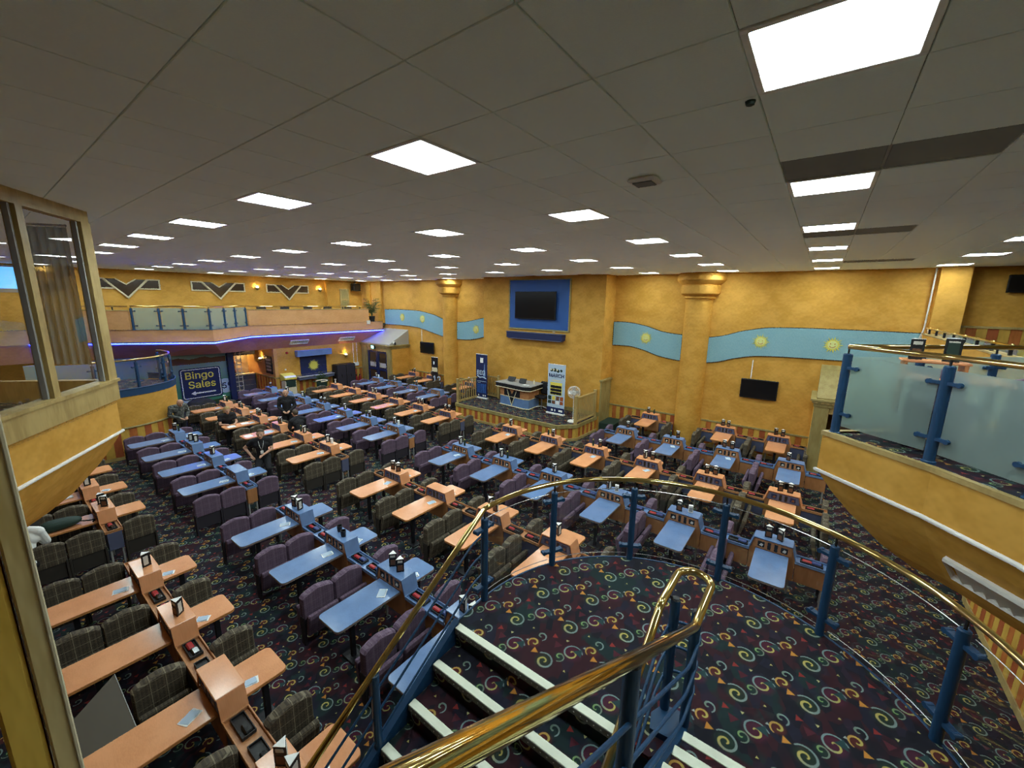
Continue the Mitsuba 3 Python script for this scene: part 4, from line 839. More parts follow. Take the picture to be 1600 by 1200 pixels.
def along(t0, t1, d0, d1, z0, z1, c=0.008, A=BA, D=BD):
    n = np.array([-D[1], D[0]])      # towards the hall for BD
    return hullmesh([(*(A + D * t + n * d), z) for t in (t0, t1) for d in (d0, d1) for z in (z0, z1)])
part(bt, 'sill', along(-0.03, 4.2, -0.10, 0.035, BALC, BALC + 0.25), 'timber'); part(bt, 'sill_nosing', along(-0.05, 4.2, -0.10, 0.06, BALC + 0.245, BALC + 0.285), 'timber'); part(bt, 'head', along(-0.03, 4.2, -0.08, 0.03, 5.77, CEIL), 'timber')
for t0, t1 in ((-0.05, 0.14), (1.10, 1.20), (2.35, 2.45)):
    p = part(bt, 'mullion', along(t0, t1, -0.08, 0.03, BALC + 0.28, 5.78), 'timber'); part(p, 'bead', along(t0 - 0.025, t1 + 0.025, -0.05, -0.01, BALC + 0.28, 5.78), 'olive_timber'); part(p, 'channel', along(t1 + 0.022, t1 + 0.05, -0.045, 0.0, BALC + 0.28, 5.78), 'grey_plastic')
for t0, t1 in ((0.14, 1.10), (1.20, 2.35), (2.45, 4.2)):
    n = np.array([-BD[1], BD[0]]) * -0.03
    part(bt, 'glass_pane', quadstrip([(*(BA + BD * t0 + n), BALC + 0.28), (*(BA + BD * t1 + n), BALC + 0.28)], [(*(BA + BD * t0 + n), 5.78), (*(BA + BD * t1 + n), 5.78)]), 'clear_glass')
SD = np.array([-1.42, -1.50]); SD = SD / np.linalg.norm(SD)
part(bt, 'side_sill', hullmesh([(*(BA + SD * t + np.array([0.73, -0.69]) * d), z) for t in (0, 2.05) for d in (0.0, 0.1) for z in (BALC, BALC + 0.28)]), 'timber')
cv = [BA + SD * (0.12 + 0.62 * i / 40) + np.array([0.73, -0.69]) * (0.12 + 0.025 * math.sin(i * 1.1)) for i in range(41)]
cu = thing('curtain', 'grey pleated curtain inside the glazed booth', 'curtain'); part(cu, 'cloth', quadstrip(lift(cv, BALC + 0.5), lift(cv, 5.7)), 'pleat_cloth', True); part(cu, 'track', rod((*cv[0], 5.72), (*cv[-1], 5.72), 0.015, 6), 'grey_plastic')
t = thing('booth_desk', 'brown wooden desk inside the glazed booth', 'desk'); part(t, 'body', cbox(-8.3, -7.3, -0.75, 0.05, BALC, BALC + 0.72, 0.01), 'brown_print'); part(t, 'worktop', cbox(-8.36, -7.22, -0.8, 0.12, BALC + 0.72, BALC + 0.76, 0.01), 'orange_wood'); part(t, 'front_panel', cbox(-7.3, -7.285, -0.6, -0.1, BALC + 0.2, BALC + 0.6, 0.004), 'board_orange')
t = thing('booth_cabinet', 'dark cabinet at the back of the glazed booth', 'cabinet'); part(t, 'body', cbox(-8.8, -8.4, -1.6, -0.5, BALC, BALC + 1.15, 0.01), 'brown_shell'); part(t, 'top', cbox(-8.82, -8.38, -1.62, -0.48, BALC + 1.15, BALC + 1.18, 0.006), 'orange_wood')
wd = struct('window_1', box(-23.2, -23.17, 0.55, 2.25, 4.92, 5.86), 'grey_plastic', label='bright blue daylit window seen through the booth glass')
k = part(wd, 'pane', trimesh.Trimesh([(-23.165, 0.62, 5.05), (-23.165, 2.15, 5.05), (-23.165, 2.15, 5.8), (-23.165, 0.62, 5.8)], [(0, 1, 2), (0, 2, 3)], process=False), 'window_glow'); scene[k]['emitter'] = {'type': 'area', 'radiance': {'type': 'rgb', 'value': [0.06, 0.34, 0.95]}}
for y in (0.55, 1.45, 2.13): part(wd, 'frame', cbox(-23.18, -23.13, y, y + 0.08, 4.95, 5.86, 0.006), 'navy')
# timber jamb right beside the camera
t = thing('timber_jamb', 'pale timber jamb close by at the left edge of the view', 'door jamb')
part(t, 'board', cbox(-1.40, -1.25, -0.024, 0.014, 3.45, CEIL, 0.004), 'pine'); part(t, 'stop', cbox(-1.40, -1.256, -0.080, -0.028, 3.45, CEIL, 0.006), 'pine_golden'); part(t, 'bead', cbox(-1.252, -1.246, 0.008, 0.016, 3.45, CEIL, 0.002), 'cream')

# ------------------------------------------------------------------ stair with the half-round landing
LC, LR = np.array([-0.56, 2.79]), 1.85
RISE1, GO, RISE2 = LAND / 11, 0.28, (BALC - LAND) / 9
YN, YA = 2.346, 2.50
st2 = thing('staircase', 'steel staircase with half-round carpeted landing and pale step edges', 'staircase')
half = [(LC[0] + LR * math.cos(a), LC[1] + LR * math.sin(a)) for a in np.radians(np.linspace(0, 180, 64))]
lp = half + [(-2.41, YN), (-0.55, YN), (-0.42, YA), (1.29, YA)]
part(st2, 'landing_carpet', extr(lp, LAND - 0.03, LAND), 'carpet')
part(st2, 'landing_deck', extr(Polygon(lp).buffer(-0.004), LAND - 0.2, LAND - 0.03), 'blue_steel')
part(st2, 'landing_edge', tube([(-2.41, YN + 0.02, LAND - 0.005)] + [(LC[0] + (LR + 0.008) * math.cos(a), LC[1] + (LR + 0.008) * math.sin(a), LAND - 0.005) for a in np.radians(np.linspace(180, 0, 64))] + [(1.298, YA, LAND - 0.005)], 0.014, 6), 'blue_steel', 40)
part(st2, 'support_column', rod((-0.56, 3.4, 0), (-0.56, 3.4, LAND - 0.2), 0.09, 16), 'blue_steel', 40)
nos = lambda x0, x1, y, z: (cbox(x0, x1, y - 0.012, y + 0.058, z - 0.004, z + 0.008, 0.003), cbox(x0, x1, y - 0.016, y - 0.002, z - 0.055, z + 0.004, 0.003))
def studs(x0, x1, y, z): return join(*[cbox(x - 0.004, x + 0.004, y - 0.0185, y - 0.015, z - 0.03, z - 0.022, 0.001) for x in np.arange(x0 + 0.04, x1, 0.055)])
for i in range(0, 11):
    y, z = YN - GO * i, LAND - RISE1 * i
    if i: p = part(st2, 'tread', box(-2.36, -0.75, y, y + GO + 0.02, z - 0.03, z), 'carpet')
    else: p = 'staircase__landing_carpet'
    part(st2, 'riser', box(-2.36, -0.75, y, y + 0.018, z - RISE1, z - 0.03), 'carpet')
    a, b = nos(-2.36, -0.75, y, z); part(p, 'nosing', a, 'nosing_cream'); part(p, 'nosing_front', b, 'nosing_grey'); part(p, 'stud', studs(-2.36, -0.75, y, z), 'white_trim')
for i in range(9):
    y, z = YA - GO * i, LAND + RISE2 * (i + 1)
    p = part(st2, 'tread', box(-0.38, 1.25, y - GO - 0.02, y, z - 0.03, z), 'carpet'); part(st2, 'riser', box(-0.38, 1.25, y - 0.018, y, z - RISE2, z - 0.03), 'carpet')
    part(p, 'nosing', cbox(-0.38, 1.25, y - 0.058, y + 0.012, z - 0.004, z + 0.008, 0.003), 'nosing_cream'); part(p, 'nosing_front', cbox(-0.38, 1.25, y + 0.002, y + 0.016, z - 0.055, z + 0.004, 0.003), 'nosing_grey')
def stringer(x0, x1, pts): return mapped(extr(pts, 0, abs(x1 - x0)), (min(x0, x1), 0, 0), (0, 1, 0), (0, 0, 1))
s1 = RISE1 / GO; yb = YN - GO * 10.6
for x0, x1 in ((-2.43, -2.37), (-0.75, -0.69)): part(st2, 'stringer', stringer(x0, x1, [(YN + 0.05, LAND + 0.04), (YN + 0.05, LAND - 0.30), (yb + 0.5, 0.0), (yb, 0.0), (yb, 0.12)]), 'blue_steel')
s2 = RISE2 / GO; ye = YA - GO * 8.2
for x0, x1 in ((-0.44, -0.38), (1.25, 1.31)): part(st2, 'stringer', stringer(x0, x1, [(YA + 0.12, LAND - 0.2), (YA + 0.12, LAND + 0.08), (ye, BALC + 0.06), (ye, BALC - 0.30)]), 'blue_steel')
part(st2, 'flight_soffit', slab([(-0.40, YA + 0.1, LAND - 0.2), (-0.40, ye, BALC - 0.3)], [(1.28, YA + 0.1, LAND - 0.2), (1.28, ye, BALC - 0.3)], 0.01), 'blue_steel')
oc = [(-0.63, 2.62), (-0.58, 2.74), (-0.45, 2.76), (-0.385, 2.68), (-0.40, 2.52), (-0.60, 2.50)]
part(st2, 'newel_box', extr(oc, LAND - 0.2, LAND + 0.05), 'blue_steel')
struct('floor_gallery_top', extr([(-1.25, FY0), (-1.25, 0.26), (-0.44, 0.26), (1.93, 0.26), (1.93, FY0)], BALC - 0.12, BALC - 0.001), 'carpet')
# handrails: outer one runs round the landing, inner one turns back on itself
ZR = LAND + 1.01
outer = [(1.27, 0.3, ZR + (YA - 0.3) * s2), (1.27, YA - 0.05, ZR)] + [(LC[0] + 1.835 * math.cos(a), LC[1] + 1.835 * math.sin(a), ZR) for a in np.radians(np.linspace(0, 178, 50))] + [(-2.41, 2.80, ZR - 0.01), (-2.41, 2.80 - 3.6, ZR - 0.01 - 3.6 * 0.635)]
hr = thing('stair_handrail', 'outer brass handrail with glass panes round the landing and down the stair', 'handrail')
part(hr, 'handrail', tube(np.vstack([rounded_path(outer[:3], 0.1), outer[3:-2], rounded_path(outer[-3:], 0.03, 4)[1:], ]), 0.026, 16), 'brass', 50)
pa = [180, 150, 120, 90, 60, 30, 0]
ps = [(LC[0] + 1.835 * math.cos(math.radians(a)), LC[1] + 1.835 * math.sin(math.radians(a))) for a in pa]
for a, q in zip(pa, ps):
    p = post(hr, q[0], q[1], LAND - 0.10, 1.06, 0.036)
    tx, ty = -math.sin(math.radians(a)), math.cos(math.radians(a))
    for zz in (LAND + 0.17, LAND + 0.80): clamp(p, q[0] + 0.01 * math.cos(math.radians(a)), q[1] + 0.01 * math.sin(math.radians(a)), zz, tx, ty)
for a0, a1 in zip(pa[:-1], pa[1:]):
    g_ = [(LC[0] + 1.86 * math.cos(a), LC[1] + 1.86 * math.sin(a)) for a in np.radians(np.linspace(a0 - 1.6, a1 + 1.6, 9))]
    gp = part(hr, 'glass_pane', quadstrip(lift(g_, LAND + 0.06), lift(g_, LAND + 0.88)), 'clear_glass', True)
    for z in (LAND + 0.06, LAND + 0.88): part(gp, 'polished_edge', tube(lift(g_, z), 0.004, 5), 'steel', 40)
slope = 0.635
for off in (0.27, 0.48, 0.70):
    part(hr, 'bar', tube(rounded_path([(-2.40, 2.78, ZR - off), (-2.40, 2.62, ZR - off - 0.03), (-2.40, -0.6, ZR - off - 0.03 - 3.22 * slope)], 0.1), 0.010, 8), 'blue_steel', 50)
for y in (1.50, 0.2): part(hr, 'post', rod((-2.40, y, LAND - (2.35 - y) * s1), (-2.40, y, ZR - (2.80 - y) * slope - 0.02), 0.034, 12), 'blue_steel', 50)
for y in (1.6, 0.4): part(hr, 'post', rod((1.27, y, LAND + (YA - y) * s2 + 0.1), (1.27, y, ZR + (YA - y) * s2 - 0.02), 0.036, 12), 'blue_steel', 50)
xr, xl, uc = -0.39, -0.625, 2.955
U = [(xr + (xl - xr) / 2 + (xr - xl) / 2 * math.cos(a), uc + 0.1175 * math.sin(a), ZR - 0.01) for a in np.linspace(0, math.pi, 14)]
ih = thing('inner_handrail', 'inner brass handrail with a U-turn between the two stair flights', 'handrail')
zi = ZR - 0.01
part(ih, 'handrail', tube(np.vstack([rounded_path([(xr, 0.12, zi + (2.50 - 0.12) * 0.598), (xr, 2.50, zi), (xr, uc - 0.02, zi)], 0.05), U, rounded_path([(xl, uc - 0.02, zi), (xl, 2.56, zi), (xl, -0.6, zi - 3.16 * slope)], 0.05)]), 0.027, 18), 'brass', 50)
for i, (x, y, z0, z1) in enumerate(((-0.565, 2.72, LAND + 0.05, zi - 0.03), (-0.415, 2.68, LAND + 0.05, zi - 0.03), (xr - 0.01, 1.32, LAND + (YA - 1.32) * s2, zi + (2.5 - 1.32) * 0.598 - 0.03), (xl + 0.01, 1.45, LAND - (2.35 - 1.45) * s1, zi - (2.56 - 1.45) * slope - 0.03))):
    part(ih, 'post', rod((x, y, z0), (x, y, z1), 0.033, 14), 'blue_steel', 50); part(ih, 'post_cap', lathe([(0, 0), (0.033, 0), (0.022, 0.012), (0, 0.014)], (x, y, z1), 12), 'black_metal')
    if i < 2: part(ih, 'saddle', rod((x, y, z1), (xr if i == 1 else xl, y, zi - 0.02), 0.009, 6), 'black_metal')
for off in (0.26, 0.47, 0.68):
    cU = [(-0.49 + 0.105 * math.cos(a), 2.72 + 0.09 * math.sin(a), zi - off) for a in np.linspace(0, math.pi, 10)]
    part(ih, 'bar', tube(np.vstack([rounded_path([(-0.385, 0.12, zi - off + (2.45 - 0.12) * 0.598), (-0.385, 2.45, zi - off), (-0.385, 2.70, zi - off)], 0.12), cU, rounded_path([(-0.595, 2.70, zi - off), (-0.60, 2.52, zi - off), (-0.60, -0.6, zi - off - 3.12 * slope)], 0.12)]), 0.0105, 8), 'blue_steel', 50)

# ------------------------------------------------------------------ rows of bingo tables and tip-up seats
PITCH_X, XL0 = 1.482, -0.42
def rrect(x0, x1, y0, y1, r, lo=True, hi=False):
    p = shapely.box(x0, y0, x1, y1)
    q = p.buffer(-r).buffer(r, 5)
    keep = shapely.box(x0, y0 + (r if lo else 0), x1, y1 - (r if hi else 0))
    return q.union(keep)
def table_meshes(y0, y1, lo):
    P_ = rrect(-0.245, 0.245, y0, y1, 0.07, lo, not lo)
    return extr(P_.buffer(-0.004), 0.739, 0.745), extr(P_, 0.711, 0.7395)
KIT = {}
for c in ('orange', 'blue'):
    top, edge, other = f'{c}_top', f'{c}_edge', ('slate_blue' if c == 'orange' else 'orange_wood')
    d = {}
    for nm, (y0, y1, lo) in {'long': (0, 0.98, True), 'short': (1.22, 1.67, False)}.items():
        a, b = table_meshes(y0, y1, lo); d[nm, 'tabletop'] = shape(a, top); d[nm, 'edge_band'] = shape(b, edge)
        yl = 0.34 if lo else 1.50
        d[nm, 'leg'] = shape(cbox(-0.03, 0.03, yl - 0.03, yl + 0.03, 0.02, 0.712, 0.004), 'black_metal'); d[nm, 'foot'] = shape(cbox(-0.14, 0.14, yl - 0.10, yl + 0.10, 0, 0.025, 0.008), 'black_metal')
        d[nm, 'bracket'] = shape(cbox(-0.15, 0.15, *(sorted((0.98, 0.5)) if lo else (1.22, 1.45)), 0.68, 0.712, 0.004), 'black_metal')
    body = [(-0.335, 0.33), (0.335, 0.33), (0.335, 0.715), (0.275, 0.93), (-0.275, 0.93), (-0.335, 0.715)]
    d['console', 'body'] = shape(prism(body, -0.226, -0.014, (0, 0.98, 0), XR, UP), other if c == 'blue' else 'orange_wood')
    d['console', 'face'] = shape(prism([(-0.30, 0.755), (0.30, 0.755), (0.262, 0.915), (-0.262, 0.915)], 0.0, 0.014, (0, 0.994, 0), XR, UP), other)
    d['console', 'back_face'] = shape(prism([(-0.30, 0.755), (0.30, 0.755), (0.262, 0.915), (-0.262, 0.915)], -0.226, -0.212, (0, 0.994, 0), XR, UP), other)
    d['console', 'hood_top'] = shape(cbox(-0.285, 0.285, 0.965, 1.235, 0.93, 0.952, 0.006), top)
    for s, nm in ((-1, 'side'), (1, 'side')):
        d['console', nm, s] = shape(hullmesh([(s * x, y, z) for y in (0.975, 1.225) for x, z in ((0.335, 0.715), (0.35, 0.715), (0.288, 0.94), (0.275, 0.94))]), top)
    d['console', 'slot'] = shape(cbox(-0.024, 0.024, 0.974, 0.984, 0.77, 0.90, 0.003), 'black'); d['console', 'picture'] = shape(cbox(-0.05, 0.05, 0.975, 0.984, 0.785, 0.885, 0.003), 'navy' if c == 'orange' else 'black'); d['console', 'print'] = shape(hullmesh([(-0.03, 0.973, 0.81), (0.0, 0.973, 0.86), (0.035, 0.973, 0.84), (0.02, 0.973, 0.80), (-0.03, 0.977, 0.81), (0.035, 0.977, 0.84)]), 'brown_print' if c == 'orange' else 'grid_white')
    d['console', 'leg'] = shape(cbox(-0.015, 0.015, 1.085, 1.115, 0, 0.34, 0.003), 'grey_plastic')
    for nm, (xa, xb) in {'mid': (0.345, PITCH_X - 0.345), 'stub': (0.345, 0.775)}.items():
        d['part', nm, 'panel'] = shape(cbox(xa, xb, 1.0, 1.2, 0.33, 0.665, 0.004), other); d['part', nm, 'shelf'] = shape(join(cbox(xa - 0.01, xb, 0.975, 1.225, 0.665, 0.685, 0.004), cbox(xa - 0.01, xb, 0.975, 0.99, 0.685, 0.72, 0.003), cbox(xa - 0.01, xb, 1.21, 1.225, 0.685, 0.72, 0.003), cbox(xb - 0.012, xb, 0.975, 1.225, 0.685, 0.72, 0.003)), top if c == 'blue' else 'orange_wood')
    d['tray', 'tray'] = shape(join(cbox(-0.155, 0.155, 1.035, 1.165, 0.685, 0.70, 0.004), cbox(-0.155, 0.155, 1.035, 1.045, 0.70, 0.724, 0.002), cbox(-0.155, 0.155, 1.155, 1.165, 0.70, 0.724, 0.002), cbox(-0.155, -0.145, 1.04, 1.16, 0.70, 0.724, 0.002), cbox(0.145, 0.155, 1.04, 1.16, 0.70, 0.724, 0.002)), 'black')
    d['tray', 'red'] = shape(cbox(-0.135, 0.005, 1.06, 1.125, 0.70, 0.735, 0.014), 'red_plastic'); d['tray', 'dark'] = shape(cbox(0.0, 0.135, 1.075, 1.15, 0.70, 0.735, 0.012), 'blue_plastic' if c == 'blue' else 'black_gloss')
    fab, shell = ('plaid_brown', 'brown_shell') if c == 'orange' else ('plaid_purple', 'dark_shell')
    for nm, w, in (('seat', 0.47), ('short', 0.45)):
        h = w / 2
        prof = [(-h, 0.41), (h, 0.41), (h, 0.745), (h - 0.035, 0.775), (h * 0.45, 0.805), (0, 0.825), (-h * 0.45, 0.805), (-h + 0.035, 0.775), (-h, 0.745)]
        small = [(y * 0.93, 0.6 + (z - 0.6) * 0.93) for y, z in prof]
        for th, key in ((0.062, 'double'), (0.05, 'single')):
            d[nm, 'back', key] = shape(hullmesh([(s * th * 0.55, y, z) for s in (-1, 1) for y, z in prof] + [(s * th, y, z) for s in (-1, 1) for y, z in small]), fab)
        for s in (-1, 1):
            q = [(0.085, 0.20), (0.12, 0.18), (0.20, 0.475), (0.19, 0.525), (0.15, 0.535), (0.125, 0.51)]
            hs = h - 0.012
            d[nm, 'seat', s] = shape(hullmesh([(s * x, y, z) for y in (-hs + 0.012, hs - 0.012) for x, z in q] + [(s * (0.128 + (x - 0.128) * 0.8), y, 0.36 + (z - 0.36) * 0.94) for y in (-hs, hs) for x, z in q]), fab)
        d[nm, 'shell'] = shape(cbox(-0.03, 0.03, -h + 0.03, h - 0.03, 0.14, 0.43, 0.006), shell)
        d[nm, 'leg', -1] = shape(cbox(-0.055, 0.055, -h - 0.004, -h + 0.03, 0, 0.46, 0.006), shell); d[nm, 'leg', 1] = shape(cbox(-0.055, 0.055, h - 0.03, h + 0.004, 0, 0.46, 0.006), shell)
    KIT[c] = d
MENU = {'body': shape(prism([(-0.055, -0.034), (0.055, -0.034), (0, 0.062)], 0, 0.205, (0, 0, 0), XR, YR), 'black'), 'top': shape(prism([(-0.057, -0.036), (0.057, -0.036), (0, 0.064)], 0.205, 0.211, (0, 0, 0), XR, YR), 'white_paper'),
        'print': shape(cbox(-0.036, 0.036, -0.038, -0.033, 0.025, 0.11, 0.001), 'brown_print'), 'title': shape(cbox(-0.036, 0.036, -0.038, -0.033, 0.15, 0.185, 0.001), 'grid_white'),
        'side_print': shape(hullmesh([(0.047, -0.016, z) for z in (0.03, 0.17)] + [(0.018, 0.035, z) for z in (0.03, 0.17)] + [(0.050, -0.014, z) for z in (0.03, 0.17)] + [(0.021, 0.037, z) for z in (0.03, 0.17)]), 'grid_white')}
BOTTLE = {'body': shape(lathe([(0, 0), (0.026, 0), (0.027, 0.11), (0.012, 0.15), (0.010, 0.17), (0, 0.17)], n=12), 'dark_green', 30), 'cap': shape(lathe([(0, 0.168), (0.012, 0.168), (0.012, 0.19), (0, 0.19)], n=10), 'yellow_print', 30)}
CUP = {'body': shape(lathe([(0, 0), (0.036, 0), (0.045, 0.11), (0.040, 0.11), (0.034, 0.012), (0, 0.012)], n=16), 'black', 30)}
BOXN = {'body': shape(cbox(-0.04, 0.04, -0.03, 0.03, 0, 0.15, 0.004), 'white_paper'), 'label_panel': shape(cbox(-0.032, 0.032, -0.032, -0.028, 0.03, 0.11, 0.001), 'grey_plastic')}
LEAF = {'sheet': shape(join(cbox(-0.055, 0.05, -0.075, 0.075, 0, 0.004, 0.001)), 'white_paper'), 'cover': shape(hullmesh([(-0.05, -0.07, 0.004), (0.04, -0.06, 0.004), (0.03, 0.06, 0.004), (-0.05, 0.05, 0.012), (0.04, 0.06, 0.016), (0.03, -0.05, 0.008)]), 'pale_blue')}
ROWS = [  # key, y of the long tables' free end, colour, row phrase, runs of unit numbers counted from the right
    ('O1', -0.02, 'orange', 'first orange row', [(2, 5), (7, 10)]), ('B1', 2.25, 'blue', 'first blue row', [(2, 5), (7, 10)]), ('O2', 4.53, 'orange', 'second orange row', [(2, 5), (7, 12)]),
    ('B3', 6.79, 'blue', 'second blue row', [(0, 5), (7, 13)]), ('O4', 9.07, 'orange', 'third orange row', [(0, 5), (7, 12)]), ('B5', 11.33, 'blue', 'third blue row', [(0, 3), (9, 12)])]
NO_END_LONG = {('B3', 'r', 0), ('B5', 'r', 0), ('O1', 'r', 2), ('B1', 'r', 2)}
NO_END_ALL = {('B5', 'r', 0), ('O1', 'r', 2), ('B1', 'r', 2)}
rnd = random.Random(11)
def seat(c, row, xb, y, kind, sides, lab, phrase):
    k_ = KIT[c]; nm = 'short' if kind == 'short' else 'seat'
    t = thing('tip_up_seat', lab, 'seat', f'{"brown" if c == "orange" else "purple"} plaid tip-up seats')
    tw = T().translate([xb, y, 0])
    put(t, 'backrest', k_[nm, 'back', 'double' if len(sides) == 2 else 'single'], tw)
    for s in sides: put(t, 'seat_pad', k_[nm, 'seat', s], tw)
    put(t, 'shell', k_[nm, 'shell'], tw)
    for s in (-1, 1): put(t, 'leg', k_[nm, 'leg', s], tw)
def bench(c, row, xb, y0, sides, where, phrase, slots=('outer', 'inner', 'short')):
    col = 'brown' if c == 'orange' else 'purple'
    yy = {'outer': 0.255, 'inner': 0.735, 'short': 1.445}
    for s in slots:
        seat(c, row, xb, y0 + yy[s], s, sides, f'{col} plaid tip-up seat, {s if s != "short" else "short-table"} place, {where}, {phrase}', phrase)
def console(c, x, y0, lab):
    k_ = KIT[c]; t = thing('bingo_console', lab, 'console', f'{c} table consoles'); tw = T().translate([x, y0, 0])
    for nm in ('body', 'hood_top', 'back_face'): put(t, nm, k_['console', nm], tw)
    f = put(t, 'face', k_['console', 'face'], tw)
    for s in (-1, 1): put(t, 'side', k_['console', 'side', s], tw)
    for dx in (-0.05, 0.05): put(f, 'slot', k_['console', 'slot'], T().translate([x + dx, y0, 0]))
    for dx in (-0.17, 0.17):
        put(f, 'picture', k_['console', 'picture'], T().translate([x + dx, y0, 0])); put(f, 'print', k_['console', 'print'], T().translate([x + dx, y0, 0]))
    for dx in (-0.28, 0.28): put(t, 'leg', k_['console', 'leg'], T().translate([x + dx, y0, 0]))
    return t
def partition(c, x, y0, kind, lab, flip=False):
    k_ = KIT[c]; t = thing('tray_partition', lab, 'partition', f'{c} tray partitions')
    tw = T().translate([x, y0, 0]) @ T().scale([-1 if flip else 1, 1, 1])
    put(t, 'panel', k_['part', kind, 'panel'], tw); sh_ = put(t, 'shelf', k_['part', kind, 'shelf'], tw)
    s = -1 if flip else 1
    for dx in ((0.53, 0.95) if kind == 'mid' else (0.56,)):
        q = T().translate([x + s * dx, y0, 0])
        tr = put(t, 'tray', k_['tray', 'tray'], q)
        if rnd.random() < (0.4 if row_now == 'O1' else 0.85): put(tr, 'red_unit', k_['tray', 'red'], q)
        put(tr, 'dark_unit', k_['tray', 'dark'], q)
    if kind == 'stub':
        for yy in (1.02, 1.18): put(t, 'leg', k_['console', 'leg'], T().translate([x + s * 0.74, y0 + yy - 1.10, 0]))
def item(name, kit, lab, cat, group, x, y, z, rot=0.0, s=1.0, parts=None):
    t = thing(name, lab, cat, group); tw = T().translate([x, y, z]) @ T().rotate([0, 0, 1], rot) @ T().scale([s, s, s])
    for nm, d in kit.items(): put(t, nm, d, tw)
    return t
def console_items(row, n, x, y0, phrase, y_mid=1.10):
    far = y0 > 9 or x < -11
    sides = ['left', 'right']
    pattern = rnd.choice(['mm', 'm', 'mb', 'bm', 'mm', 'mn', 'none' if n % 3 == 2 else 'm'])
    fixed = {('O1', 4): 'm', ('O1', 3): 'none', ('O1', 2): 'mm', ('B1', 4): 'cc', ('B1', 3): 'mm', ('B1', 2): 'mm', ('O2', 4): 'none', ('O2', 3): 'mm', ('O2', 2): 'm', ('B3', 1): 'mn', ('B3', 2): 'mn', ('B3', 3): 'm', ('B3', 0): 'mm', ('B3', 4): 'mb', ('B3', 5): 'mb'}
    u = unit_no
    pattern = fixed.get((row, u), pattern)
    if pattern == 'none': return
    for j, ch in enumerate(pattern):
        dx = (-0.09 if j == 0 else 0.10) if len(pattern) == 2 else rnd.uniform(-0.08, 0.08)
        side = f'{sides[j]} ' if len(pattern) == 2 else ''
        xx, yy = x + dx, y0 + y_mid + rnd.uniform(-0.03, 0.03)
        if ch == 'm': item('menu_holder', MENU, f'{side}black three-sided menu holder with white top, {ORD[n]} console of the {phrase}', 'menu holder', 'black menu holders', xx, yy, 0.952, rnd.uniform(-50, 50))
        if ch == 'b': item('sauce_bottle', BOTTLE, f'{side}dark bottle with a yellow cap, {ORD[n]} console of the {phrase}', 'bottle', 'sauce bottles', xx, yy, 0.952)
        if ch == 'c': item('black_tub', CUP, f'{side}black tub, {ORD[n]} console of the {phrase}', 'tub', 'black tubs', xx, yy, 0.952)
        if ch == 'n': item('napkin_box', BOXN, f'{side}small white upright box, {ORD[n]} console of the {phrase}', 'box', 'white napkin boxes', xx, yy, 0.952, rnd.uniform(-30, 30))
BOARD_GAP = ('O1', 3)                     # the gap closed by a loose board instead of its outer seat
row_now = ''
for row, y0, c, phrase, runs in ROWS:
    n = 0; row_now = row
    for k0, k1 in runs:
        for unit_no in range(k0, k1 + 1):
            n += 1; xc = XL0 - PITCH_X * unit_no + 0.245
            if row == 'B3' and unit_no == 12: xc += 0.0
            k_ = KIT[c]; tw = T().translate([xc, y0, 0])
            for nm in ('long', 'short'):
                t = thing(f'{nm}_table', f'{nm} {c} table, {ORD[n]} from the right in the {phrase}', 'table', f'{nm} {c} bingo tables')
                e = put(t, 'edge_band', k_[nm, 'edge_band'], tw)
                for p_ in ('tabletop', 'bracket', 'leg'): put(t, p_, k_[nm, p_], tw)
                put(t, 'foot', k_[nm, 'foot'], tw)
            console(c, xc, y0, f'{c} console with dark slots, {ORD[n]} from the right in the {phrase}')
            console_items(row, n, xc, y0, phrase)
            if rnd.random() < 0.6 or (row, unit_no) in (('O1', 2), ('O1', 3), ('O1', 4)):
                item('leaflet', LEAF, f'white and blue leaflet on the short table, {ORD[n]} from the right, {phrase}', 'leaflet', 'leaflets on the tables', xc + 0.12, y0 + 1.33, 0.745, rnd.uniform(-40, 40))
            if c == 'blue' and row == 'B1' or (row == 'O2' and unit_no > 2) or rnd.random() < 0.25:
                item('leaflet', LEAF, f'white and blue leaflet on the long table, {ORD[n]} from the right, {phrase}', 'leaflet', 'leaflets on the tables', xc + 0.07, y0 + 0.80, 0.745, rnd.uniform(-40, 40), 1.15)
            if unit_no == k0:
                if (row, 'r', k0) not in NO_END_ALL: bench(c, row, xc + 0.741, y0, (-1,), f'right of the {ORD[n]} table', phrase, ('short',) if (row, 'r', k0) in NO_END_LONG else ('outer', 'inner', 'short'))
                (row, 'r', k0) in {('O1', 'r', 2), ('B1', 'r', 2)} or partition(c, xc, y0, 'stub', f'end {c} tray partition right of the {ORD[n]} table, {phrase}')
            last = unit_no == k1
            bench(c, row, xc - 0.741, y0, (1,) if last else (-1, 1), f'left of the {ORD[n]} table', phrase, ('inner', 'short') if (row, unit_no) == BOARD_GAP else ('outer', 'inner', 'short'))
            partition(c, xc, y0, 'stub' if last else 'mid', f'{"end " if last else ""}{c} tray partition left of the {ORD[n]} table, {phrase}', flip=True)
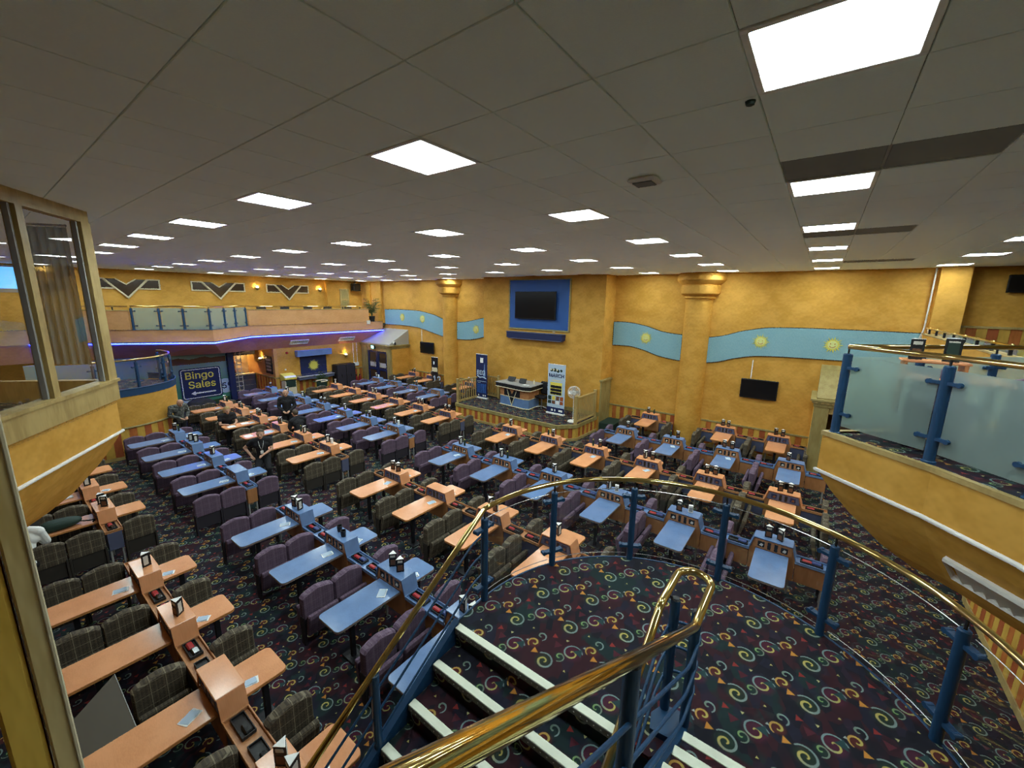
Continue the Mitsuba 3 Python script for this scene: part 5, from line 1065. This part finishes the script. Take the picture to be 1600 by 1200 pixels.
# shorter units that stand against the back wall
n = 0
for xl, r_end, l_end, mid in ((-0.87, True, False, True), (-2.36, False, True, False), (-4.84, True, True, False), (-13.85, True, True, False), (-16.65, True, False, True), (-18.13, False, True, False)):
    n += 1; xc, y0, c, phrase = xl + 0.245, 13.62, 'orange', 'back wall row'
    k_ = KIT[c]; tw = T().translate([xc, y0, 0])
    t = thing('long_table', f'long orange table, {ORD[n]} from the right in the row against the back wall', 'table', 'long orange bingo tables')
    for p_ in ('edge_band', 'tabletop', 'bracket', 'leg', 'foot'): put(t, p_, k_['long', p_], tw)
    console(c, xc, y0, f'orange console with slate blue face, {ORD[n]} from the right against the back wall'); unit_no = 50 + n
    console_items('O6', n, xc, y0, phrase)
    if r_end: bench(c, 'O6', xc + 0.741, y0, (-1,), f'right of the {ORD[n]} table', phrase, ('outer', 'inner')); partition(c, xc, y0, 'stub', f'end orange tray partition right of the {ORD[n]} table, {phrase}')
    bench(c, 'O6', xc - 0.741, y0, (-1, 1) if mid else (1,), f'left of the {ORD[n]} table', phrase, ('outer', 'inner')); partition(c, xc, y0, 'mid' if mid else 'stub', f'orange tray partition left of the {ORD[n]} table, {phrase}', flip=True)

# ------------------------------------------------------------------ loose things on the tables
t = thing('loose_board', 'loose grey-brown board laid across the gap in the first orange row', 'board')
part(t, 'board', extr([(-5.84, 0.43), (-4.86, 0.43), (-4.86, -0.2), (-5.2, -0.2)], 0.70, 0.716), 'grey_board'); part(t, 'edge_strip', box(-5.84, -4.86, 0.43, 0.436, 0.698, 0.718), 'grey_plastic')
bg = thing('rucksack', 'dark green rucksack lying on a long table in the first orange row', 'bag')
from scipy.spatial import ConvexHull
bm = trimesh.creation.icosphere(3, 1.0); v = bm.vertices; v = np.sign(v) * np.abs(v) ** 0.75; v = v * [0.15, 0.26, 0.085]; v[:, 2] *= 1 - 0.35 * (v[:, 1] / 0.26); bm = trimesh.Trimesh(v, bm.faces, process=False); bm.apply_translation((-10.50, 0.52, 0.745 + 0.085))
part(bg, 'body', bm, 'dark_green', True); part(bg, 'zip', tube([(-10.50 + 0.14 * math.cos(a), 0.52 + 0.235 * math.sin(a), 0.845) for a in np.linspace(-1.2, 2.6, 20)], 0.006, 6), 'black', True)
part(bg, 'strap', tube(rounded_path([(-10.46, 0.70, 0.82), (-10.40, 0.86, 0.78), (-10.45, 0.95, 0.756), (-10.36, 0.90, 0.756)], 0.05), 0.012, 6), 'black', 40)
t = thing('laptop', 'open dark laptop on the long table beside the rucksack', 'laptop'); part(t, 'base', cbox(-10.52, -10.30, 0.02, 0.28, 0.746, 0.760, 0.004), 'grey_plastic'); part(t, 'screen', hullmesh([(x, y, z) for y in (0.02, 0.28) for x, z in ((-10.52, 0.76), (-10.53, 0.762), (-10.60, 0.95), (-10.61, 0.948))]), 'black')
t = thing('keyboard', 'pale grey slab keyboard on the long table behind the rucksack', 'keyboard'); part(t, 'body', cbox(-12.10, -11.96, 0.48, 0.84, 0.745, 0.765, 0.006), 'grid_white'); part(t, 'keys', cbox(-12.09, -11.97, 0.50, 0.82, 0.765, 0.770, 0.002), 'white_paper')
unit_x = lambda k: XL0 - PITCH_X * k + 0.245
item('paper_cup', {**CUP, 'lid': shape(lathe([(0, 0.108), (0.048, 0.108), (0.046, 0.125), (0, 0.127)], n=16), 'white_paper', 30)}, 'black paper cup with a white lid on a console beside the rucksack', 'cup', None, unit_x(7) + 0.06, -0.02 + 1.12, 0.952)
for i, (dx, dy, lab) in enumerate(((0.0, 0.62, 'white paper with games by the blond woman'), (0.08, 0.20, 'white plate at the end of the table by the blond woman'))):
    solo('paper_sheet' if i == 0 else 'plate', cbox(unit_x(10) + dx - 0.12, unit_x(10) + dx + 0.1, 4.53 + dy - 0.1, 4.53 + dy + 0.12, 0.746, 0.756, 0.004), 'white_paper', lab, 'paper' if i == 0 else 'plate')
solo('paper_sheet', cbox(unit_x(9) - 0.12, unit_x(9) + 0.14, 4.60, 4.80, 0.746, 0.752, 0.002), 'white_paper', 'white paper at the aisle end of the table behind the standing woman', 'paper')
solo('folded_flyer', hullmesh([(unit_x(9) - 0.15, 5.1, 0.746), (unit_x(9) + 0.14, 5.05, 0.746), (unit_x(9) + 0.16, 5.35, 0.746), (unit_x(9) - 0.1, 5.38, 0.746), (unit_x(9), 5.2, 0.77)]), 'pale_blue', 'crumpled pale flyer on the table behind the standing woman', 'flyer')
solo('yellow_jacket', hullmesh([(-18.35, 8.05, 0.746), (-18.0, 8.0, 0.746), (-17.95, 8.25, 0.746), (-18.35, 8.3, 0.746), (-18.15, 8.15, 0.84)]), 'yellow_print', 'folded yellow garment on the farthest blue table behind the standing man', 'clothing') if False else None
t = thing('black_tub_chair', 'big black rounded tub chair under the Bingo Sales sign', 'armchair')
tm = trimesh.creation.icosphere(3, 1.0); v = tm.vertices.copy(); v = np.sign(v) * np.abs(v) ** 0.8 * [0.45, 0.5, 0.42]; part(t, 'shell', trimesh.Trimesh(v + [-19.3, 5.2, 0.5], tm.faces, process=False), 'black_cloth', True); part(t, 'cushion', cbox(-19.15, -18.85, 4.95, 5.45, 0.42, 0.56, 0.05), 'black_cloth'); part(t, 'foot', lathe([(0, 0), (0.25, 0), (0.25, 0.06), (0.1, 0.1), (0, 0.12)], (-19.3, 5.2, 0), 20), 'black_metal', 30)
t = thing('green_bucket_chair', 'round dark teal chair with pale rim below the sun shutter', 'chair')
part(t, 'rim', tube([(-19.55 + 0.24 * math.cos(a), 10.3 + 0.26 * math.sin(a), 0.86) for a in np.linspace(-0.6, math.pi + 0.9, 24)], 0.03, 8), 'cream', 40); part(t, 'back', quadstrip([(-19.55 + 0.22 * math.cos(a), 10.3 + 0.24 * math.sin(a), 0.45) for a in np.linspace(-0.5, math.pi + 0.8, 16)], [(-19.55 + 0.24 * math.cos(a), 10.3 + 0.26 * math.sin(a), 0.86) for a in np.linspace(-0.5, math.pi + 0.8, 16)]), 'dark_green', True); part(t, 'seat', lathe([(0, 0.42), (0.24, 0.42), (0.24, 0.47), (0, 0.48)], (-19.55, 10.3, 0), 20), 'dark_green', 30)
for a in (0.8, 2.4, 3.9, 5.5): part(t, 'leg', rod((-19.55 + 0.16 * math.cos(a), 10.3 + 0.16 * math.sin(a), 0.43), (-19.55 + 0.24 * math.cos(a), 10.3 + 0.24 * math.sin(a), 0), 0.016, 8), 'cream')
# a table with menu cards behind the frosted glass of the right-hand bay
t = thing('gallery_table', 'orange table with raised shelf behind the frosted glass of the right-hand bay', 'table')
part(t, 'tabletop', cbox(0.75, 1.45, 5.45, 5.95, BALC + 0.71, BALC + 0.745, 0.01), 'orange_top'); part(t, 'shelf', cbox(0.70, 1.20, 5.72, 5.96, BALC + 0.86, BALC + 0.885, 0.008), 'orange_top'); part(t, 'upright', cbox(0.72, 0.75, 5.72, 5.96, BALC + 0.33, BALC + 0.87, 0.006), 'orange_wood'); part(t, 'upright', cbox(1.15, 1.18, 5.72, 5.96, BALC + 0.33, BALC + 0.87, 0.006), 'orange_wood')
for x in (0.85, 1.35): part(t, 'leg', cbox(x - 0.03, x + 0.03, 5.65, 5.71, BALC, BALC + 0.72, 0.006), 'black_metal')
item('menu_holder', MENU, 'left black menu holder standing behind the right-hand bay rail', 'menu holder', 'black menu holders', 0.80, 5.84, BALC + 0.885, 8)
item('menu_holder', {**MENU, 'print': shape(cbox(-0.038, 0.038, -0.039, -0.033, 0.03, 0.17, 0.001), 'dark_green')}, 'right menu holder with a green card behind the right-hand bay rail', 'menu holder', 'black menu holders', 1.06, 5.82, BALC + 0.885, -6, 1.1)
for n, (x, y) in enumerate(((1.62, 5.55), (0.98, 5.62))):
    t = thing('tip_up_seat', ('purple plaid seat behind the right part of the right-hand bay', 'purple plaid seat close behind the first frosted pane of the right-hand bay')[n], 'seat')
    k_ = KIT['blue']; tw = T().translate([x, y, BALC]) @ T().rotate([0, 0, 1], 38)
    put(t, 'backrest', k_['seat', 'back', 'single'], tw); put(t, 'seat_pad', k_['seat', 'seat', 1], tw); put(t, 'shell', k_['seat', 'shell'], tw)
    for s in (-1, 1): put(t, 'leg', k_['seat', 'leg', s], tw)

# ------------------------------------------------------------------ people
def blob(chains, length=0.035, passes=6):
    tot = m3.Manifold()
    for ch in chains:
        for (a, ra), (b, rb) in zip(ch[:-1], ch[1:]):
            s = trimesh.creation.icosphere(1, 1.0).vertices
            tot = tot + m3.Manifold.hull_points(np.vstack([s * ra + a, s * rb + b]))
    tot = tot.refine_to_length(length); m = tot.to_mesh()
    t = trimesh.Trimesh(np.asarray(m.vert_properties[:, :3]), np.asarray(m.tri_verts), process=True)
    trimesh.smoothing.filter_taubin(t, lamb=0.5, nu=0.53, iterations=passes); return t
def person(label, loc, yaw, J, top='black_cloth', legs='black_cloth', hair=None, bare_arm=False, long_hair=False, extras=None, lean=0.0):
    """J: joints in a frame with x to the figure's right, y ahead, z up"""
    t = thing('person', label, 'person')
    R = trimesh.transformations.rotation_matrix(yaw, (0, 0, 1)); R[:3, 3] = loc
    A = {k: np.array(v, float) for k, v in J.items()}
    hd, nk = A['head'], A['neck']; fw = A.get('face', np.array([0, 1.0, 0])); fw = fw / np.linalg.norm(fw); sd = np.cross(fw, [0, 0, 1.0]); sd /= np.linalg.norm(sd); up = np.cross(sd, fw)
    def arm(s, g): return [(A['sh' + s], 0.052 + g), (A['el' + s], 0.040 + g), (A['wr' + s], 0.028 + g * 0.8)]
    def hand(s):
        w, e = A['wr' + s], A['el' + s]; d = (w - e) / np.linalg.norm(w - e); q = np.cross(d, [0, 0, 1.0]); q /= np.linalg.norm(q) + 1e-9; dn = np.cross(q, d)
        out = [[(w, 0.026), (w + d * 0.05, 0.026), (w + d * 0.085, 0.024)]]
        for i, (o, l) in enumerate(((-0.027, 0.055), (-0.009, 0.068), (0.009, 0.063), (0.027, 0.05))):
            b_ = w + d * 0.085 + q * o; out.append([(b_, 0.0095), (b_ + d * l * 0.6, 0.009), (b_ + d * l * 0.9 - abs(dn[2]) * np.array([0, 0, 0.02]), 0.008)])
        out.append([(w + d * 0.03 + q * 0.022, 0.011), (w + d * 0.06 + q * 0.045, 0.010), (w + d * 0.09 + q * 0.048, 0.009)])
        return out
    torso = lambda g: [[(A['hip'], 0.135 + g), (A['waist'], 0.12 + g), (A['chest'], 0.13 + g)], [(A['chest'] + [-0.09, 0, 0.02], 0.10 + g), (A['chest'] + [0.09, 0, 0.02], 0.10 + g)], [(A['shl'], 0.058 + g), (nk - [0, 0, 0.05], 0.065 + g), (A['shr'], 0.058 + g)], [(A['chest'], 0.12 + g), (nk - [0, 0, 0.05], 0.07 + g)], [(A['hip'] + [-0.07, 0, -0.02], 0.105 + g), (A['hip'] + [0.07, 0, -0.02], 0.105 + g)]]
    leg = lambda s, g: [(A['hip'] + [(-0.08 if s == 'l' else 0.08), 0, -0.04], 0.085 + g), (A['kn' + s], 0.056 + g), (A['an' + s], 0.038 + g)]
    foot = lambda s, g: [(A['an' + s] + [0, -0.02, -0.02], 0.036 + g), (A['an' + s] + [0, 0.13, -0.045], 0.030 + g)]
    head = [[(nk - [0, 0, 0.06], 0.05), (nk + (hd - nk) * 0.5, 0.048)], [(hd + up * 0.035 - fw * 0.015, 0.088), (hd - up * 0.02 + fw * 0.01, 0.080)], [(hd - up * 0.02 + fw * 0.02, 0.072), (hd - up * 0.085 + fw * 0.045, 0.042)], [(hd + up * 0.01 + fw * 0.085, 0.012), (hd - up * 0.025 + fw * 0.105, 0.017)], [(hd - sd * 0.086, 0.012), (hd - sd * 0.09 + up * 0.03, 0.015)], [(hd + sd * 0.086, 0.012), (hd + sd * 0.09 + up * 0.03, 0.015)]]
    body = blob(torso(0) + head + [arm('l', 0), arm('r', 0)] + hand('l') + hand('r') + [leg('l', 0), leg('r', 0), foot('l', 0), foot('r', 0)], 0.03, 4)
    body.apply_transform(R); b_ = part(t, 'body', body, 'skin', True)
    for s in (-1, 1):
        e = trimesh.creation.icosphere(1, 0.011); e.apply_translation(hd + sd * 0.033 * s + up * 0.012 + fw * 0.083); e.apply_transform(R); part(b_, 'eye', e, 'black', True)
    mth = blob([[(hd - up * 0.055 + fw * 0.088 - sd * 0.022, 0.006), (hd - up * 0.058 + fw * 0.094, 0.007), (hd - up * 0.055 + fw * 0.088 + sd * 0.022, 0.006)]], 0.01, 1); mth.apply_transform(R); part(b_, 'mouth', mth, 'board_red', True)
    g = 0.022
    arms = [arm('l', g), arm('r', g)] if not bare_arm else [[(A['shl'], 0.075), ((A['shl'] * 0.45 + A['ell'] * 0.55), 0.062)], [(A['shr'], 0.075), ((A['shr'] * 0.45 + A['elr'] * 0.55), 0.062)]]
    m = blob(torso(g) + arms, 0.04, 5); m.apply_transform(R); tp_ = part(t, 'top', m, top, True)
    m = blob([leg('l', 0.018), leg('r', 0.018), [(A['hip'] + [-0.07, 0, -0.02], 0.128), (A['hip'] + [0.07, 0, -0.02], 0.128)]], 0.04, 5); m.apply_transform(R); part(t, 'trousers', m, legs, True)
    for s in ('l', 'r'):
        m = blob([foot(s, 0.012)], 0.03, 3); m.apply_transform(R); part(t, 'shoe', m, 'black', True)
    if hair:
        ch = [[(hd + up * 0.055 - fw * 0.025, 0.090), (hd + up * 0.02 - fw * 0.045, 0.085)]]
        if long_hair: ch += [[(hd - fw * 0.05 + sd * 0.06 * s, 0.055), (hd - up * 0.16 - fw * 0.05 + sd * 0.05 * s, 0.04)] for s in (-1, 1)]
        m = blob(ch, 0.03, 3); m.apply_transform(R); part(t, 'hair', m, hair, True)
    if extras: extras(t, A, R, tp_)
    return t
def stand(H=1.72, **o):
    s = H / 1.72
    J = dict(hip=(0, 0, 0.92), waist=(0, 0, 1.08), chest=(0, 0.01, 1.28), neck=(0, 0.0, 1.49), head=(0, 0.02, 1.60), shl=(-0.19, 0, 1.40), shr=(0.19, 0, 1.40), ell=(-0.25, 0.0, 1.12), elr=(0.25, 0.0, 1.12), wrl=(-0.10, 0.22, 1.02), wrr=(0.10, 0.22, 1.02), knl=(-0.09, 0.02, 0.50), knr=(0.09, 0.02, 0.50), anl=(-0.10, 0, 0.08), anr=(0.10, 0, 0.08), face=(0, 1, -0.15))
    J.update(o); return {k: (np.array(v) * (s if k != 'face' else 1)) for k, v in J.items()}
def sit(zs=0.46, lean=0.10, **o):
    J = dict(hip=(0, 0, zs + 0.11), waist=(0, lean * 0.4, zs + 0.28), chest=(0, lean, zs + 0.46), neck=(0, lean * 1.6, zs + 0.66), head=(0, lean * 2.0, zs + 0.76), shl=(-0.19, lean, zs + 0.57), shr=(0.19, lean, zs + 0.57), ell=(-0.24, lean + 0.10, zs + 0.32), elr=(0.24, lean + 0.10, zs + 0.32), wrl=(-0.13, lean + 0.30, zs + 0.33), wrr=(0.13, lean + 0.30, zs + 0.33), knl=(-0.11, 0.42, zs + 0.06), knr=(0.11, 0.42, zs + 0.06), anl=(-0.12, 0.40, 0.08), anr=(0.12, 0.40, 0.08), face=(0, 1, -0.35))
    J.update(o); return J
def lanyard(t, A, R, tp_):
    p = [A['neck'] + [-0.06, 0.09, -0.06], A['chest'] + [-0.04, 0.155, 0.02], A['waist'] + [0.0, 0.155, 0.06], A['chest'] + [0.04, 0.155, 0.02], A['neck'] + [0.06, 0.09, -0.06]]
    m = tube(np.array(p), 0.006, 6); m.apply_transform(R); part(tp_, 'lanyard', m, 'white_paper', 40)
    m = cbox(-0.035, 0.035, 0.15, 0.158, 0, 0.09, 0.002); m.apply_translation(A['waist'] * [1, 1, 1] + [0, 0.0, -0.03]); m.apply_transform(R); part(tp_, 'badge', m, 'white_paper')
person('bald person in a dark jacket standing in the aisle with hands held in front', (-14.70, 6.42, 0), math.radians(-118), stand(1.74))
person('person in black with white lanyard perched by the aisle, one hand on the hip', (-11.52, 4.30, 0), math.radians(-115), stand(1.72, hip=(0, -0.04, 0.70), waist=(0, 0.0, 0.87), chest=(0, 0.03, 1.05), neck=(0, 0.05, 1.25), head=(0, 0.08, 1.36), shl=(-0.19, 0.02, 1.17), shr=(0.19, 0.02, 1.17), ell=(-0.22, 0.10, 0.92), wrl=(-0.05, 0.28, 0.86), elr=(0.40, -0.10, 0.98), wrr=(0.26, 0.06, 0.80), knl=(-0.12, 0.30, 0.46), knr=(0.12, 0.30, 0.46), anl=(-0.13, 0.25, 0.08), anr=(0.13, 0.25, 0.08), face=(0.1, 1, -0.05)), bare_arm=True, extras=lanyard, hair='dark_hair')
person('blond person in black seated at the middle orange table, looking down', (-15.60, 4.82, 0), math.radians(-90), sit(0.44, 0.11), hair='blond', long_hair=True, bare_arm=True)
person('person in a dark jacket seated at a short orange table near the standing man', (-12.98, 6.02, 0), math.radians(90), sit(0.46, 0.14), hair='dark_hair')
person('heavy stooping person in a black and white patterned top beside the round landing', (-16.72, 3.86, 0), math.radians(-75), {k: (v if k == 'face' else v * np.array([1.18, 1.1, 1.0])) for k, v in stand(1.60, head=(0, 0.14, 1.54), neck=(0, 0.07, 1.46), face=(0, 1, -0.7)).items()}, top='print_cloth')
person('seated person in a white long-sleeved top, mostly hidden behind the timber jamb', (-9.86, 0.02, 0), math.radians(80), sit(0.46, 0.12), top='white_paper', hair='dark_hair')
assert all(k in scene or any(s.startswith(k + '__') for s in scene) for k in labels), [k for k in labels if k not in scene and not any(s.startswith(k + '__') for s in scene)]
